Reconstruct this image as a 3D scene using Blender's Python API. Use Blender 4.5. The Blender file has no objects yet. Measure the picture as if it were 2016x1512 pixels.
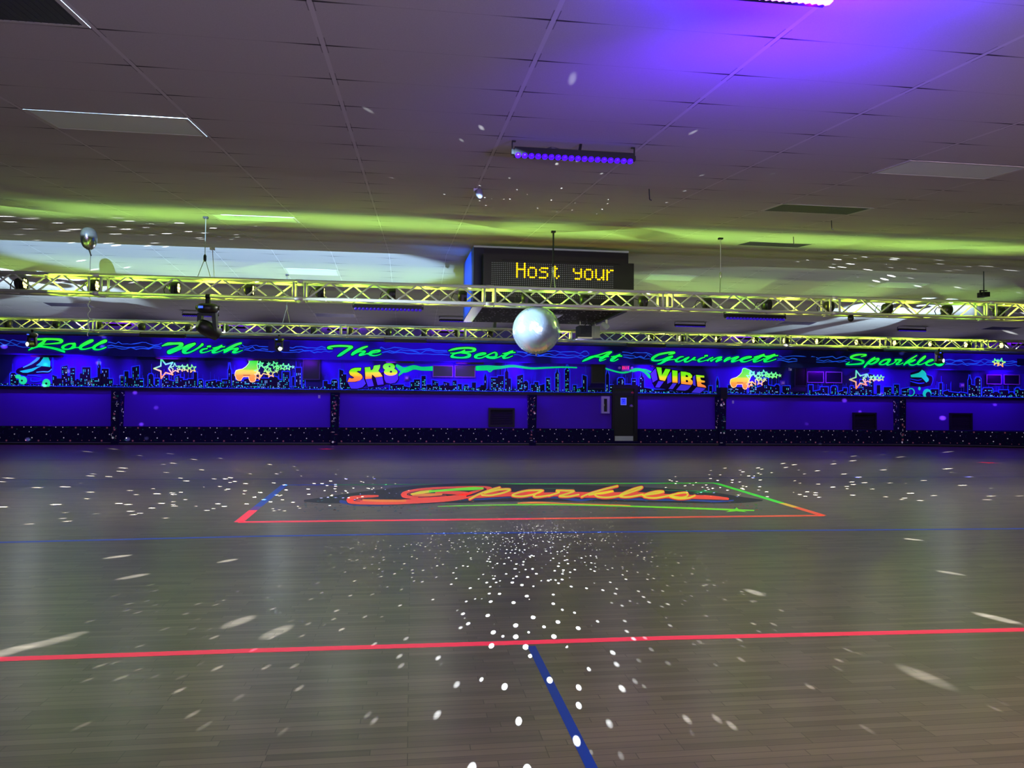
import bpy, bmesh, math, random
from mathutils import Vector, Matrix
random.seed(7)
SC = bpy.context.scene
COL = SC.collection
PI = math.pi

# ------------------------------------------------------------------ camera
F, EYE = 1456.0, 1.55                      # focal length in pixels of a 2016 px wide frame
dy = Vector((-197, -40, -F)).normalized()  # world +Y (towards the far wall) seen from the camera
dx = Vector((10750, -138, -F)); dx = (dx - dy * dx.dot(dy)).normalized()
dz = dx.cross(dy)
ROT = Matrix((dx, dy, dz))
cam_d = bpy.data.cameras.new('camera'); cam = bpy.data.objects.new('camera', cam_d); COL.objects.link(cam)
cam.matrix_world = Matrix.Translation((0, 0, EYE)) @ ROT.to_4x4()
cam_d.sensor_width = 36; cam_d.lens = 36 * F / 2016; cam_d.clip_start = .05; cam_d.clip_end = 200
SC.camera = cam
EYEV = Vector((0, 0, EYE))

# ------------------------------------------------------------------ world, view, big lights
w = bpy.data.worlds.new('world'); SC.world = w; w.use_nodes = True
w.node_tree.nodes['Background'].inputs[0].default_value = (.60, .57, .62, 1)
w.node_tree.nodes['Background'].inputs[1].default_value = .30
vs = SC.view_settings
vs.view_transform = 'Standard'; vs.look = 'None'; vs.exposure = 0; vs.gamma = 1; vs.use_curve_mapping = False
cy = SC.cycles
cy.use_denoising = True
try: cy.denoiser = 'OPENIMAGEDENOISE'
except Exception: pass
cy.max_bounces = 6; cy.diffuse_bounces = 3; cy.glossy_bounces = 3; cy.transmission_bounces = 2
cy.caustics_reflective = False; cy.caustics_refractive = False
cy.sample_clamp_indirect = 4; cy.blur_glossy = .5

def light(kind, name, loc, energy, col, aim=None, **kw):
    d = bpy.data.lights.new(name, kind); d.energy = energy; d.color = col
    for k, v in kw.items():
        if k != 'scale': setattr(d, k, v)
    o = bpy.data.objects.new(name, d); COL.objects.link(o); o.location = loc
    if aim is not None:
        o.rotation_euler = (Vector(aim) - Vector(loc)).to_track_quat('-Z', 'Y').to_euler()
    if 'scale' in kw: o.scale = kw['scale']
    return o
def area(name, loc, aim, energy, col, sx, sy):
    return light('AREA', name, loc, energy, col, aim, shape='RECTANGLE', size=sx, size_y=sy)

UV = (.17, .0, 1.0)
WARM = (1, .78, .50)
# unseen fill lamps added behind the camera for the near floor and ceiling
area('near_fill', (4.5, -1.5, 3.0), (6.5, 3.0, 0), 560, WARM, 5, 1)
area('near_fill', (-6, -1.5, 3.0), (-5, 4, 0), 130, (.72, .86, 1), 5, 1)
area('near_ceiling_fill', (1.5, -2.5, 1.3), (2.5, 10, 4.1), 300, (.56, .50, 1), 8, .6)
# fill spots added at kerb height to brighten the far half of the ceiling
for i_ in range(10): light('SPOT', 'far_ceiling_fill', (-15 + i_ * 4.2, 28.35, .72), 380, (.78, .72, 1), (-15 + i_ * 4.2, 20.5, 4.75), spot_size=math.radians(54), spot_blend=1, shadow_soft_size=0)
# white fill added below both trusses to light the rink, without fixtures
for y_, z_, e_ in ((11.76, 3.1, 95), (18.55, 3.16, 80)):
    for i_ in range(-7, 12): light('SPOT', 'rink_fill', (i_ * 1.5 + .4, y_, z_), e_ * .5, (1, .92, 1), (i_ * 1.5 + .4, y_, 0), spot_size=math.radians(165), spot_blend=1, shadow_soft_size=0)

# ------------------------------------------------------------------ projection helpers
def ray(x, y): return ROT @ Vector((x - 1008, 756 - y, -F))
def on_y(x, y, Y):
    r = ray(x, y); return EYEV + r * (Y / r.y)
def on_z(x, y, z=0.0):
    r = ray(x, y); return EYEV + r * ((z - EYE) / r.z)
Z0, S1, YR, ZR, S2 = 3.197, .1016, 16.4, 4.863, .077
def ceil_z(Y): return Z0 + S1 * Y if Y < YR else ZR - S2 * (Y - YR)
def on_c1(x, y):
    r = ray(x, y); return EYEV + r * ((Z0 - EYE) / (r.z - S1 * r.y))
def on_c2(x, y):
    r = ray(x, y); return EYEV + r * ((ZR + S2 * YR - EYE) / (r.z + S2 * r.y))

# ------------------------------------------------------------------ materials
def lin(c):
    o = []
    for v in c[:3]:
        v /= 255.0
        o.append(v / 12.92 if v <= .04045 else ((v + .055) / 1.055) ** 2.4)
    return (*o, 1)
MATS = {}
def mat(name, rgb, rough=.6, metal=0, emit=0, ergb=None, spec=.4):
    if name in MATS: return MATS[name]
    m = bpy.data.materials.new(name); m.use_nodes = True
    b = m.node_tree.nodes['Principled BSDF']
    b.inputs['Base Color'].default_value = lin(rgb); b.inputs['Roughness'].default_value = rough
    b.inputs['Metallic'].default_value = metal; b.inputs['Specular IOR Level'].default_value = spec
    if emit:
        b.inputs['Emission Color'].default_value = lin(ergb or rgb); b.inputs['Emission Strength'].default_value = emit
    MATS[name] = m; return m
class NT:
    def __init__(s, m): s.t = m.node_tree; s.n = s.t.nodes; s.b = s.n['Principled BSDF'] if 'Principled BSDF' in s.n else None
    def add(s, typ, **kw):
        n = s.n.new('ShaderNode' + typ)
        for k, v in kw.items(): setattr(n, k, v)
        return n
    def link(s, a, b): s.t.links.new(a, b)
    def math(s, op, a, b=None, c=None):
        n = s.add('Math', operation=op)
        for i, v in enumerate((a, b, c)):
            if v is None: continue
            if isinstance(v, (int, float)): n.inputs[i].default_value = v
            else: s.link(v, n.inputs[i])
        return n.outputs[0]
    def ramp(s, fac, stops, interp='LINEAR'):
        n = s.add('ValToRGB'); e = n.color_ramp.elements; n.color_ramp.interpolation = interp
        while len(e) < len(stops): e.new(.5)
        for k, (p, c) in zip(e, stops): k.position = p; k.color = c
        s.link(fac, n.inputs[0]); return n.outputs[0]
    def mix(s, f, a, b):
        n = s.add('Mix', data_type='RGBA')
        for i, v in ((0, f), (6, a), (7, b)):
            if isinstance(v, (tuple, list)): n.inputs[i].default_value = v
            elif isinstance(v, (int, float)): n.inputs[i].default_value = v
            else: s.link(v, n.inputs[i])
        return n.outputs[2]
def grad(name, z0, z1, stops, emit):
    """black-light paint airbrushed from one colour to the next with height"""
    if name in MATS: return MATS[name]
    m = mat(name, (128, 128, 128), .7); k = NT(m)
    g = k.add('NewGeometry'); sp = k.add('SeparateXYZ'); k.link(g.outputs['Position'], sp.inputs[0])
    mr = k.add('MapRange'); k.link(sp.outputs[2], mr.inputs[0]); mr.inputs[1].default_value = z0; mr.inputs[2].default_value = z1
    c = k.ramp(mr.outputs[0], [(p, lin(q)) for p, q in stops])
    k.link(c, k.b.inputs['Base Color']); k.link(c, k.b.inputs['Emission Color']); k.b.inputs['Emission Strength'].default_value = emit
    return m

# floor: narrow maple strips running along the far wall
def floor_mat():
    m = mat('maple_strips', (120, 110, 98), .3, spec=.45); k = NT(m)
    g = k.add('NewGeometry'); mp = k.add('Mapping'); k.link(g.outputs['Position'], mp.inputs[0])
    br = k.add('TexBrick'); k.link(mp.outputs[0], br.inputs[0])
    for nm, v in (('Scale', 1), ('Mortar Size', .0022), ('Mortar Smooth', .2), ('Brick Width', .62), ('Row Height', .056), ('Bias', 0)): br.inputs[nm].default_value = v
    br.offset = .37; br.offset_frequency = 3; br.squash = .72; br.squash_frequency = 4
    br.inputs['Color1'].default_value = (1, 1, 1, 1); br.inputs['Color2'].default_value = (0, 0, 0, 1); br.inputs['Mortar'].default_value = (.1, .1, .1, 1)
    ns = k.add('TexNoise'); mp2 = k.add('Mapping'); mp2.inputs['Scale'].default_value = (1.2, 30, 1); k.link(g.outputs['Position'], mp2.inputs[0]); k.link(mp2.outputs[0], ns.inputs[0])
    ns.inputs['Scale'].default_value = 1.0; ns.inputs['Detail'].default_value = 5
    bw = k.add('RGBToBW'); k.link(br.outputs['Color'], bw.inputs[0])
    f = k.math('ADD', k.math('MULTIPLY', bw.outputs[0], .45), k.math('MULTIPLY', ns.outputs[0], .6))
    c = k.ramp(f, [(.12, lin((88, 77, 67))), (.5, lin((118, 106, 93))), (.85, lin((138, 123, 106)))])
    c2 = k.mix(br.outputs['Fac'], c, lin((84, 75, 66)))
    k.link(c2, k.b.inputs['Base Color'])
    r = k.math('ADD', k.math('MULTIPLY', ns.outputs[0], .16), .24); k.link(r, k.b.inputs['Roughness'])
    return m
# ceiling tiles: 4 by 2 ft drop-in panels, dark gaps where a panel sags away from its corners
GX0, GX, GY0, GY = -.54, 1.254, 3.781, .591
def ceil_mat():
    m = mat('ceiling_tile', (190, 186, 182), .9, spec=.1); k = NT(m)
    g = k.add('NewGeometry'); sp = k.add('SeparateXYZ'); k.link(g.outputs['Position'], sp.inputs[0])
    u = k.math('FRACT', k.math('DIVIDE', k.math('SUBTRACT', sp.outputs[0], GX0), GX))
    v = k.math('FRACT', k.math('DIVIDE', k.math('SUBTRACT', sp.outputs[1], GY0 - 20 * GY), GY))
    du = k.math('MULTIPLY', k.math('MINIMUM', u, k.math('SUBTRACT', 1, u)), GX)      # metres to the runner
    dv = k.math('MULTIPLY', k.math('MINIMUM', v, k.math('SUBTRACT', 1, v)), GY)
    fade = k.math('SUBTRACT', 1, k.math('DIVIDE', du, .42)); fade = k.math('MAXIMUM', fade, .16)
    wid = k.math('ADD', k.math('MULTIPLY', fade, .008), .002)
    gap = k.math('MULTIPLY', k.math('LESS_THAN', dv, wid), k.math('MINIMUM', k.math('MULTIPLY', fade, 1.1), .9))
    seam = k.math('MULTIPLY', k.math('LESS_THAN', k.math('ABSOLUTE', k.math('SUBTRACT', du, .018)), .003), .5)
    seam = k.math('MULTIPLY', seam, k.math('LESS_THAN', dv, .12))
    ns = k.add('TexNoise'); k.link(g.outputs['Position'], ns.inputs[0]); ns.inputs['Scale'].default_value = 160
    base = k.mix(ns.outputs[0], lin((180, 176, 172)), lin((200, 197, 194)))
    c = k.mix(k.math('MAXIMUM', gap, seam), base, lin((26, 24, 26)))
    run = k.math('LESS_THAN', du, .013)                    # painted main runners between the panels
    c = k.mix(run, c, lin((206, 203, 201)))
    k.link(c, k.b.inputs['Base Color'])
    return m
def mural_mat(name, ca, cb, sx):
    m = mat(name, (60, 60, 160), .75); k = NT(m)
    g = k.add('NewGeometry'); mp = k.add('Mapping'); mp.inputs['Scale'].default_value = (sx, 1, .35); k.link(g.outputs['Position'], mp.inputs[0])
    ns = k.add('TexNoise'); k.link(mp.outputs[0], ns.inputs[0]); ns.inputs['Scale'].default_value = 1; ns.inputs['Detail'].default_value = 2
    c = k.ramp(ns.outputs[0], [(.45, lin(ca)), (.57, lin(cb))]); k.link(c, k.b.inputs['Base Color'])
    return m
def dots_mat():
    m = mat('starry_carpet', (14, 14, 34), .95); k = NT(m)
    g = k.add('NewGeometry'); v = k.add('TexVoronoi'); k.link(g.outputs['Position'], v.inputs[0]); v.inputs['Scale'].default_value = 9
    f = k.math('LESS_THAN', v.outputs['Distance'], .17)
    c = k.mix(f, lin((14, 14, 34)), lin((200, 200, 220))); k.link(c, k.b.inputs['Base Color']); return m

M_FLOOR = floor_mat(); M_CEIL = ceil_mat()
M_GRID = mat('runner_paint', (196, 193, 190), .6)
M_PURPLE = mat('purple_wall_paint', (88, 24, 205), .7)
M_MURAL = mural_mat('mural_blue_paint', (8, 30, 72), (78, 28, 250), .55)  # dark patches are paint and partly the dim gaps between black lights
M_BAN = mural_mat('fascia_blue_paint', (14, 34, 96), (76, 30, 240), .5)
M_BLACK = mat('black_paint', (14, 13, 18), .55)
M_DARK = mat('black_metal', (20, 20, 22), .45, .3)
M_DPLAS = mat('black_plastic', (24, 24, 27), .4)
M_CARPET = mat('navy_carpet', (26, 22, 58), .95, spec=.1)
M_ALU = mat('truss_aluminium', (200, 200, 196), .5, .25)
M_STEEL = mat('brushed_steel', (190, 190, 190), .3, .9)
M_WHITE = mat('white_plastic', (215, 212, 220), .5)
M_UVLED = mat('violet_led', (60, 10, 255), .4, 0, 1.6, (66, 8, 255))
M_UVDIM = mat('violet_led_dim', (40, 20, 120), .4, 0, .35, (66, 20, 255))
M_UVHOT = mat('violet_led_hot', (220, 120, 255), .4, 0, 9, (190, 90, 255))
M_LENS = mat('par_led_lens', (255, 245, 160), .3, 0, 5, (255, 240, 130))
M_SPOT = mat('moving_head_lens', (235, 245, 255), .2, 0, 260, (225, 238, 255))

# ------------------------------------------------------------------ mesh helpers
ORG = {}
class MB:
    def __init__(s): s.b = bmesh.new(); s.mi = 0
    def face(s, pts):
        try: f = s.b.faces.new([s.b.verts.new(p) for p in pts]); f.material_index = s.mi; return f
        except ValueError: return None
    def box(s, lo, hi, bevel=0):
        (a, b, c), (d, e, f) = lo, hi
        return s.hexa([(a, b, c), (d, b, c), (d, e, c), (a, e, c)], [(a, b, f), (d, b, f), (d, e, f), (a, e, f)])
    def hexa(s, p, q):
        v = [s.b.verts.new(x) for x in (*p, *q)]
        for i in ((3, 2, 1, 0), (4, 5, 6, 7), (0, 1, 5, 4), (1, 2, 6, 5), (2, 3, 7, 6), (3, 0, 4, 7)):
            f = s.b.faces.new([v[j] for j in i]); f.material_index = s.mi
        return s
    def tube(s, a, b, r, n=8, r2=None, cap=True):
        a = Vector(a); b = Vector(b); d = (b - a)
        if d.length < 1e-6: return s
        d.normalize(); u = d.orthogonal().normalized(); w_ = d.cross(u); r2 = r if r2 is None else r2
        A = [s.b.verts.new(a + (u * math.cos(2 * PI * i / n) + w_ * math.sin(2 * PI * i / n)) * r) for i in range(n)]
        B = [s.b.verts.new(b + (u * math.cos(2 * PI * i / n) + w_ * math.sin(2 * PI * i / n)) * r2) for i in range(n)]
        for i in range(n):
            f = s.b.faces.new((A[i], A[(i + 1) % n], B[(i + 1) % n], B[i])); f.material_index = s.mi; f.smooth = n > 6
        if cap:
            for L in (A[::-1], B): s.b.faces.new(L).material_index = s.mi
        return s
    def path(s, pts, r, n=6):
        for a, b in zip(pts, pts[1:]): s.tube(a, b, r, n)
        return s
    def lathe(s, c, axis, prof, n=24, smooth=True):
        """rings (distance along axis, radius)"""
        c = Vector(c); d = Vector(axis).normalized(); u = d.orthogonal().normalized(); w_ = d.cross(u); rings = []
        for t, r in prof:
            rings.append([s.b.verts.new(c + d * t + (u * math.cos(2 * PI * i / n) + w_ * math.sin(2 * PI * i / n)) * max(r, 1e-4)) for i in range(n)])
        for A, B in zip(rings, rings[1:]):
            for i in range(n):
                f = s.b.faces.new((A[i], A[(i + 1) % n], B[(i + 1) % n], B[i])); f.material_index = s.mi; f.smooth = smooth
        for L in (rings[0][::-1], rings[-1]): s.b.faces.new(L).material_index = s.mi
        return s
    def disc(s, c, nrm, r, n=16):
        c = Vector(c); d = Vector(nrm).normalized(); u = d.orthogonal().normalized(); w_ = d.cross(u)
        s.face([c + (u * math.cos(2 * PI * i / n) + w_ * math.sin(2 * PI * i / n)) * r for i in range(n)]); return s
def tag(o, label, cat, group=None, kind=None):
    o['label'] = label; o['category'] = cat
    if group: o['group'] = group
    if kind: o['kind'] = kind
    return o
def thing(name, label, cat, loc, group=None):
    o = bpy.data.objects.new(name, None); COL.objects.link(o); o.location = loc; o.empty_display_size = .1
    ORG[o.name] = Vector(loc); return tag(o, label, cat, group)
def obj(name, mb, mats, parent=None, recalc=True, label=None):
    if recalc: bmesh.ops.recalc_face_normals(mb.b, faces=mb.b.faces[:])
    me = bpy.data.meshes.new(name)
    off = ORG[parent.name] if parent else Vector((0, 0, 0))
    if off.length: bmesh.ops.translate(mb.b, verts=mb.b.verts[:], vec=-off)
    mb.b.to_mesh(me); mb.b.free()
    for m in (mats if isinstance(mats, (list, tuple)) else [mats]): me.materials.append(m)
    o = bpy.data.objects.new(name, me); COL.objects.link(o)
    if parent: o.parent = parent
    ORG[o.name] = off
    if label: o['label'] = label
    return o
def struct(name, mb, mats, parent=None):
    o = obj(name, mb, mats, parent); o['kind'] = 'structure'; return o
def dup(root, delta, label, group=None):
    r = root.copy(); COL.objects.link(r); r.location = root.location + Vector(delta); r['label'] = label
    if group: r['group'] = group
    for ch in root.children:
        c = ch.copy(); COL.objects.link(c); c.parent = r
        for g in ch.children:
            d = g.copy(); COL.objects.link(d); d.parent = c
    return r
ORDS = 'first second third fourth fifth sixth seventh eighth ninth tenth eleventh twelfth thirteenth fourteenth fifteenth sixteenth seventeenth eighteenth nineteenth twentieth twenty-first twenty-second twenty-third twenty-fourth twenty-fifth twenty-sixth twenty-seventh twenty-eighth'.split()

# flat painted shapes: strokes and polygons given in zoomed photo coordinates
def smooth(pts, k=6):
    if len(pts) < 3: return [tuple(map(float, p)) for p in pts]
    P = [pts[0], *pts, pts[-1]]; out = []
    for i in range(1, len(P) - 2):
        a, b, c, d = P[i - 1], P[i], P[i + 1], P[i + 2]
        for j in range(k):
            t = j / k
            out.append(tuple(.5 * ((2 * b[q]) + (-a[q] + c[q]) * t + (2 * a[q] - 5 * b[q] + 4 * c[q] - d[q]) * t * t + (-a[q] + 3 * b[q] - 3 * c[q] + d[q]) * t ** 3) for q in range(len(b))))
    out.append(tuple(map(float, pts[-1]))); return out
class Painter:
    """o = origin of the zoomed crop, s = its scale, P = pixel to point on the painted plane"""
    def __init__(s, P): s.P = P; s.m = MB()
    def stroke(s, pts, o=(0, 0), sc=1.0, grow=0.0, k=6, caps=True, closed=False):
        q = smooth(pts, k) if k > 1 else [tuple(map(float, p)) for p in pts]
        q = [(o[0] + p[0] / sc, o[1] + p[1] / sc, max(p[2] / sc / 2 + grow, .05)) for p in q]
        L, R = [], []
        for i, p in enumerate(q):
            a = q[max(i - 1, 0)]; b = q[min(i + 1, len(q) - 1)]
            tx, ty = b[0] - a[0], b[1] - a[1]; n = math.hypot(tx, ty) or 1
            L.append((p[0] - ty / n * p[2], p[1] + tx / n * p[2])); R.append((p[0] + ty / n * p[2], p[1] - tx / n * p[2]))
        b = s.m.b
        for i in range(len(q) - 1):
            s.m.face([s.P(*L[i]), s.P(*L[i + 1]), s.P(*R[i + 1]), s.P(*R[i])])
        if caps:
            for p in (q[0], q[-1]): s.disc(p[0], p[1], p[2])
        return s
    def disc(s, x, y, r, ry=None, n=14):
        ry = ry or r; s.m.face([s.P(x + r * math.cos(2 * PI * i / n), y + ry * math.sin(2 * PI * i / n)) for i in range(n)])
    def poly(s, pts, o=(0, 0), sc=1.0):
        s.m.face([s.P(o[0] + x / sc, o[1] + y / sc) for x, y in pts]); return s
    def outline(s, pts, wd, o=(0, 0), sc=1.0):
        q = [(x, y, wd * sc) for x, y in pts]; q = q + [q[0]]
        for a, b in zip(q, q[1:]): s.stroke([a, b], o, sc, 0, 1)
        return s
    def star(s, x, y, r, wd, rot=90, fill=False, inner=.42, n=5):
        v = [(x + (r if i % 2 == 0 else r * inner) * math.cos(math.radians(rot) + i * PI / n), y - (r if i % 2 == 0 else r * inner) * math.sin(math.radians(rot) + i * PI / n)) for i in range(2 * n)]
        if fill: s.poly(v)
        else: s.outline(v, wd)
        return s
def plane_y(Y): return lambda x, y: on_y(x, y, Y)
def plane_z(z): return lambda x, y: on_z(x, y, z)

# ================================================================== the setting
XL, XR, YN, YW = -24.0, 32.0, -5.0, 28.62
m = MB(); m.box((XL, YN, -.12), (XR, YW + .3, 0)); struct('floor', m, M_FLOOR)
m = MB()
for a, b in ((YN, YR), (YR, YW + .3)):
    za, zb = ceil_z(a), ceil_z(b)
    m.hexa([(XL, a, za), (XR, a, za), (XR, b, zb), (XL, b, zb)], [(XL, a, za + .1), (XR, a, za + .1), (XR, b, zb + .1), (XL, b, zb + .1)])
ceiling = struct('ceiling', m, M_CEIL)
m = MB(); m.box((XL, YW, 0), (XR, YW + .3, 4.2)); struct('wall_back', m, M_PURPLE)
m = MB(); m.box((XL - .2, YN, 0), (XL, YW + .3, 4.86)); struct('wall_left', m, M_PURPLE)
m = MB(); m.box((XR, YN, 0), (XR + .2, YW + .3, 4.86)); struct('wall_right', m, M_PURPLE)
# ledge strip between purple wall and mural
m = MB(); m.box((XL, YW - .07, 1.965), (XR, YW, 2.065)); struct('trim_1', m, M_BLACK)
# low carpeted kerb along the wall, broken at the door
DX0, DX1 = on_y(1204, 820, YW).x, on_y(1254, 820, YW).x
KY = 28.25
kerb_line = [(DX1, KY), (19.4, KY), (21.4, 27.95), (23.0, 27.4), (26, 26.2)]
def kerb(lines, z0, z1, back, mi=0, m=None):
    m = m or MB(); m.mi = mi
    for (x0, y0), (x1, y1) in zip(lines, lines[1:]):
        m.hexa([(x0, y0, z0), (x1, y1, z0), (x1, back, z0), (x0, back, z0)], [(x0, y0, z1), (x1, y1, z1), (x1, back, z1), (x0, back, z1)])
    return m
M_CDOT = [mat('carpet_white', (235, 225, 240), .9, 0, .28), mat('carpet_pink', (190, 110, 130), .9, 0, .14), mat('carpet_green', (20, 95, 80), .9, 0, .12), mat('carpet_purple', (50, 40, 120), .9, 0, .08)]
TILE = [('d', 45, 500, 13, 0), ('d', 195, 505, 15, 0), ('z', 290, 500, 45, 2), ('s', 470, 510, 34, 1), ('d', 575, 555, 17, 2), ('d', 160, 625, 14, 0), ('d', 205, 580, 12, 3), ('s', 525, 690, 24, 0),
        ('d', 220, 785, 17, 0), ('d', 90, 855, 14, 1), ('d', 610, 855, 12, 1), ('s', 360, 862, 36, 1), ('z', 190, 845, 45, 2), ('a', 310, 640, 45, 3), ('d', 510, 815, 9, 2), ('d', 235, 672, 8, 3), ('z', 420, 555, 30, 3), ('d', 420, 760, 8, 3), ('a', 640, 740, 40, 3)]
def carpet_marks(m, place, kind, u, z, r, mi):
    m.mi = mi
    if kind == 'd': m.face([place(u + r * math.cos(i * PI / 4), z + r * math.sin(i * PI / 4)) for i in range(8)])
    elif kind == 's': m.face([place(u + (r if i % 2 else r * .4) * math.sin(i * PI / 5), z + (r if i % 2 else r * .4) * math.cos(i * PI / 5)) for i in range(10)])
    elif kind == 'z':
        for j in range(4):
            a = u - r + j * r / 2; b = z + (r * .25 if j % 2 else -r * .25); c = z - (r * .25 if j % 2 else -r * .25)
            m.face([place(a, b - .006), place(a + r / 2, c - .006), place(a + r / 2, c + .006), place(a, b + .006)])
    else:
        for j in range(6):
            t0, t1 = 1.7 + j * .45, 1.7 + (j + 1) * .45
            m.face([place(u + r * math.cos(t0), z + r * math.sin(t0)), place(u + r * math.cos(t1), z + r * math.sin(t1)), place(u + r * .86 * math.cos(t1), z + r * .86 * math.sin(t1)), place(u + r * .86 * math.cos(t0), z + r * .86 * math.sin(t0))])
def tile_run(m, place, u0, u1, z0=0.0, z1=9.0, shift=0):
    n = int(math.floor(u0 / 1.05)) - 1
    while n * 1.05 < u1:
        for kd, px, py, r, mi in TILE:
            u = n * 1.05 + px / 675 * 1.05 + shift; z = .655 - (py - 478) / 425 * .56; r_ = r / 675 * .86
            if u0 + r_ < u < u1 - r_ and z0 + r_ < z < z1 - r_: carpet_marks(m, place, kd, u, z, r_, mi + 1)
        n += 1
CM = [M_CARPET, *M_CDOT]
m = kerb([(XL, KY), (DX0, KY)], .07, .655, YW); kerb(kerb_line, .07, .655, YW, 0, m)
tile_run(m, lambda u, z: (u, KY - .003, z), -17, DX0); tile_run(m, lambda u, z: (u, KY - .003, z), DX1, 19.4)
def bend(u, z):
    (x0, y0), (x1, y1) = (19.4, KY), (23, 27.4); t = (u - x0) / (x1 - x0)
    for (a, b), (c, d) in zip(kerb_line[1:], kerb_line[2:]):
        if u <= c: return (u, b + (d - b) * (u - a) / (c - a) - .004, z)
    return (u, kerb_line[-1][1], z)
tile_run(m, bend, 19.45, 25.5)
m.mi = 0; m.box((DX0, KY, .07), (DX1, YW, .16))
struct('trim_2', m, CM)
m = kerb([(XL, KY - .03), (DX1, KY - .03)], 0, .07, YW); kerb([(a, b - .03) for a, b in kerb_line], 0, .07, YW, 0, m); struct('baseboard_back', m, M_BLACK)
m = kerb([(XL, KY - .035), (DX1, KY - .035)], .07, .086, KY); kerb([(a, b - .035) for a, b in kerb_line[:]], .07, .086, KY + .01, 0, m); struct('trim_3', m, mat('scuffed_strip', (120, 116, 130), .5))

# carpeted pilasters
M_PIL = CM
for i, (x0, x1, sd) in enumerate([(218, 246, -1), (650, 665, -1), (1042, 1057, 1), (1407, 1430, 1), (1754, 1784, 1)]):
    PY = 28.14
    if sd < 0: xa = on_y(x0, 800, PY).x; xb = xa + .31
    else: xb = on_y(x1, 800, PY).x; xa = xb - .31
    m = MB(); tp = .025
    m.hexa([(xa + tp, PY, 0), (xb - tp, PY, 0), (xb - tp, YW - .08, 0), (xa + tp, YW - .08, 0)], [(xa, PY, 1.96), (xb, PY, 1.96), (xb, YW - .08, 1.96), (xa, YW - .08, 1.96)])
    rr = random.Random(i)
    for _ in range(34):
        kd = rr.choice('dddssza'); z = rr.uniform(.1, 1.9); r_ = {'d': .016, 's': .05, 'z': .05, 'a': .05}[kd] * rr.uniform(.8, 1.2); u = rr.uniform(xa + .08, xb - .08)
        carpet_marks(m, lambda a, b: (a, PY - .003, b), kd, u, z, r_, rr.randint(1, 4))
    sx = xb + .003 if sd < 0 else xa - .003
    for _ in range(26):
        kd = rr.choice('ddds'); carpet_marks(m, lambda a, b: (sx - (0 if sd > 0 else 0), a, b), kd, rr.uniform(28.2, 28.5), rr.uniform(.7, 1.9), .02 if kd == 'd' else .045, rr.randint(1, 4))
    where = ['nearest the left end of the purple wall', 'second from the left end of the purple wall', 'left of the white extinguisher cabinet', 'under the mural to the right of the black exit door', 'between the two black wall vents on the right'][i]
    o = obj('carpeted_pilaster', m, CM); tag(o, 'navy star-patterned carpeted pilaster ' + where, 'pillar')
m = MB(); p = on_y(1418, 763, 28.2); q = on_y(1431, 785, 28.2); m.box((p.x, 28.13, q.z), (q.x, YW - .1, p.z)); tag(obj('pillar_cap_box', m, M_BLACK), 'small black box on top of the pilaster right of the exit door', 'box')

# ================================================================== door and wall fittings
def rect(x0, y0, x1, y1, Y): a = on_y(x0, y0, Y); b = on_y(x1, y1, Y); return a.x, b.x, b.z, a.z
d0 = thing('door_1', 'narrow black exit door with blue notice and steel kick plate', 'door', (on_y(1228, 868, YW).x, YW - .05, .16)); d0['kind'] = 'structure'
xa, xb, za, zb = rect(1210, 765, 1247.5, 868, YW - .05)
m = MB(); m.box((xa, YW - .05, .165), (xb, YW - .005, zb)); leaf = obj('door_leaf', m, mat('door_black', (22, 22, 30), .35), d0)
m = MB(); fz = on_y(1230, 757.5, YW - .1).z
m.box((DX0 - .0, YW - .1, .16), (xa, YW, fz)); m.box((xb, YW - .1, .16), (DX1, YW, fz)); m.box((xa, YW - .1, zb), (xb, YW, fz)); obj('door_frame', m, M_BLACK, d0)
x0, x1, z0, z1 = rect(1207.5, 858.5, 1246, 868, YW - .06); m = MB(); m.box((xa + .02, YW - .056, z0), (xb - .02, YW - .05, z1)); obj('kick_plate', m, mat('kick_steel', (205, 215, 215), .35, .6), d0)
x0, x1, z0, z1 = rect(1222, 783, 1233.5, 797.5, YW - .06); m = MB(); m.box((x0, YW - .054, z0), (x1, YW - .05, z1)); m.mi = 1
m.box((x0 + .03, YW - .056, z0 + .03), (x1 - .03, YW - .054, z1 - .03)); m.mi = 2; m.box((x0 + .05, YW - .058, z1 - .075), (x1 - .05, YW - .056, z1 - .055)); m.box((x0 + .1, YW - .058, (z0 + z1) / 2 - .02), (x1 - .1, YW - .056, (z0 + z1) / 2 + .02))
obj('notice', m, [mat('notice_edge', (150, 160, 255), .6, 0, .5, (110, 130, 255)), mat('notice_blue', (70, 80, 255), .6, 0, .6, (50, 70, 255)), mat('notice_ink', (40, 40, 200), .6)], d0, label='blue printed notice')
c = on_y(1245, 773.5, YW - .06); m = MB(); m.disc((c.x - .0, YW - .054, c.z), (0, -1, 0), .055); obj('sticker', m, mat('red_sticker', (150, 30, 50), .6, 0, .15), d0, label='round red sticker')
c = on_y(1243, 800, YW - .06); m = MB(); m.lathe((c.x, YW - .05, c.z), (0, -1, 0), [(0, .075), (.02, .07), (.03, .03), (.06, .03), (.075, .05), (.1, .05), (.115, .02)], 18); obj('door_handle', m, M_STEEL, d0, label='round steel knob on a rose')

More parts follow.
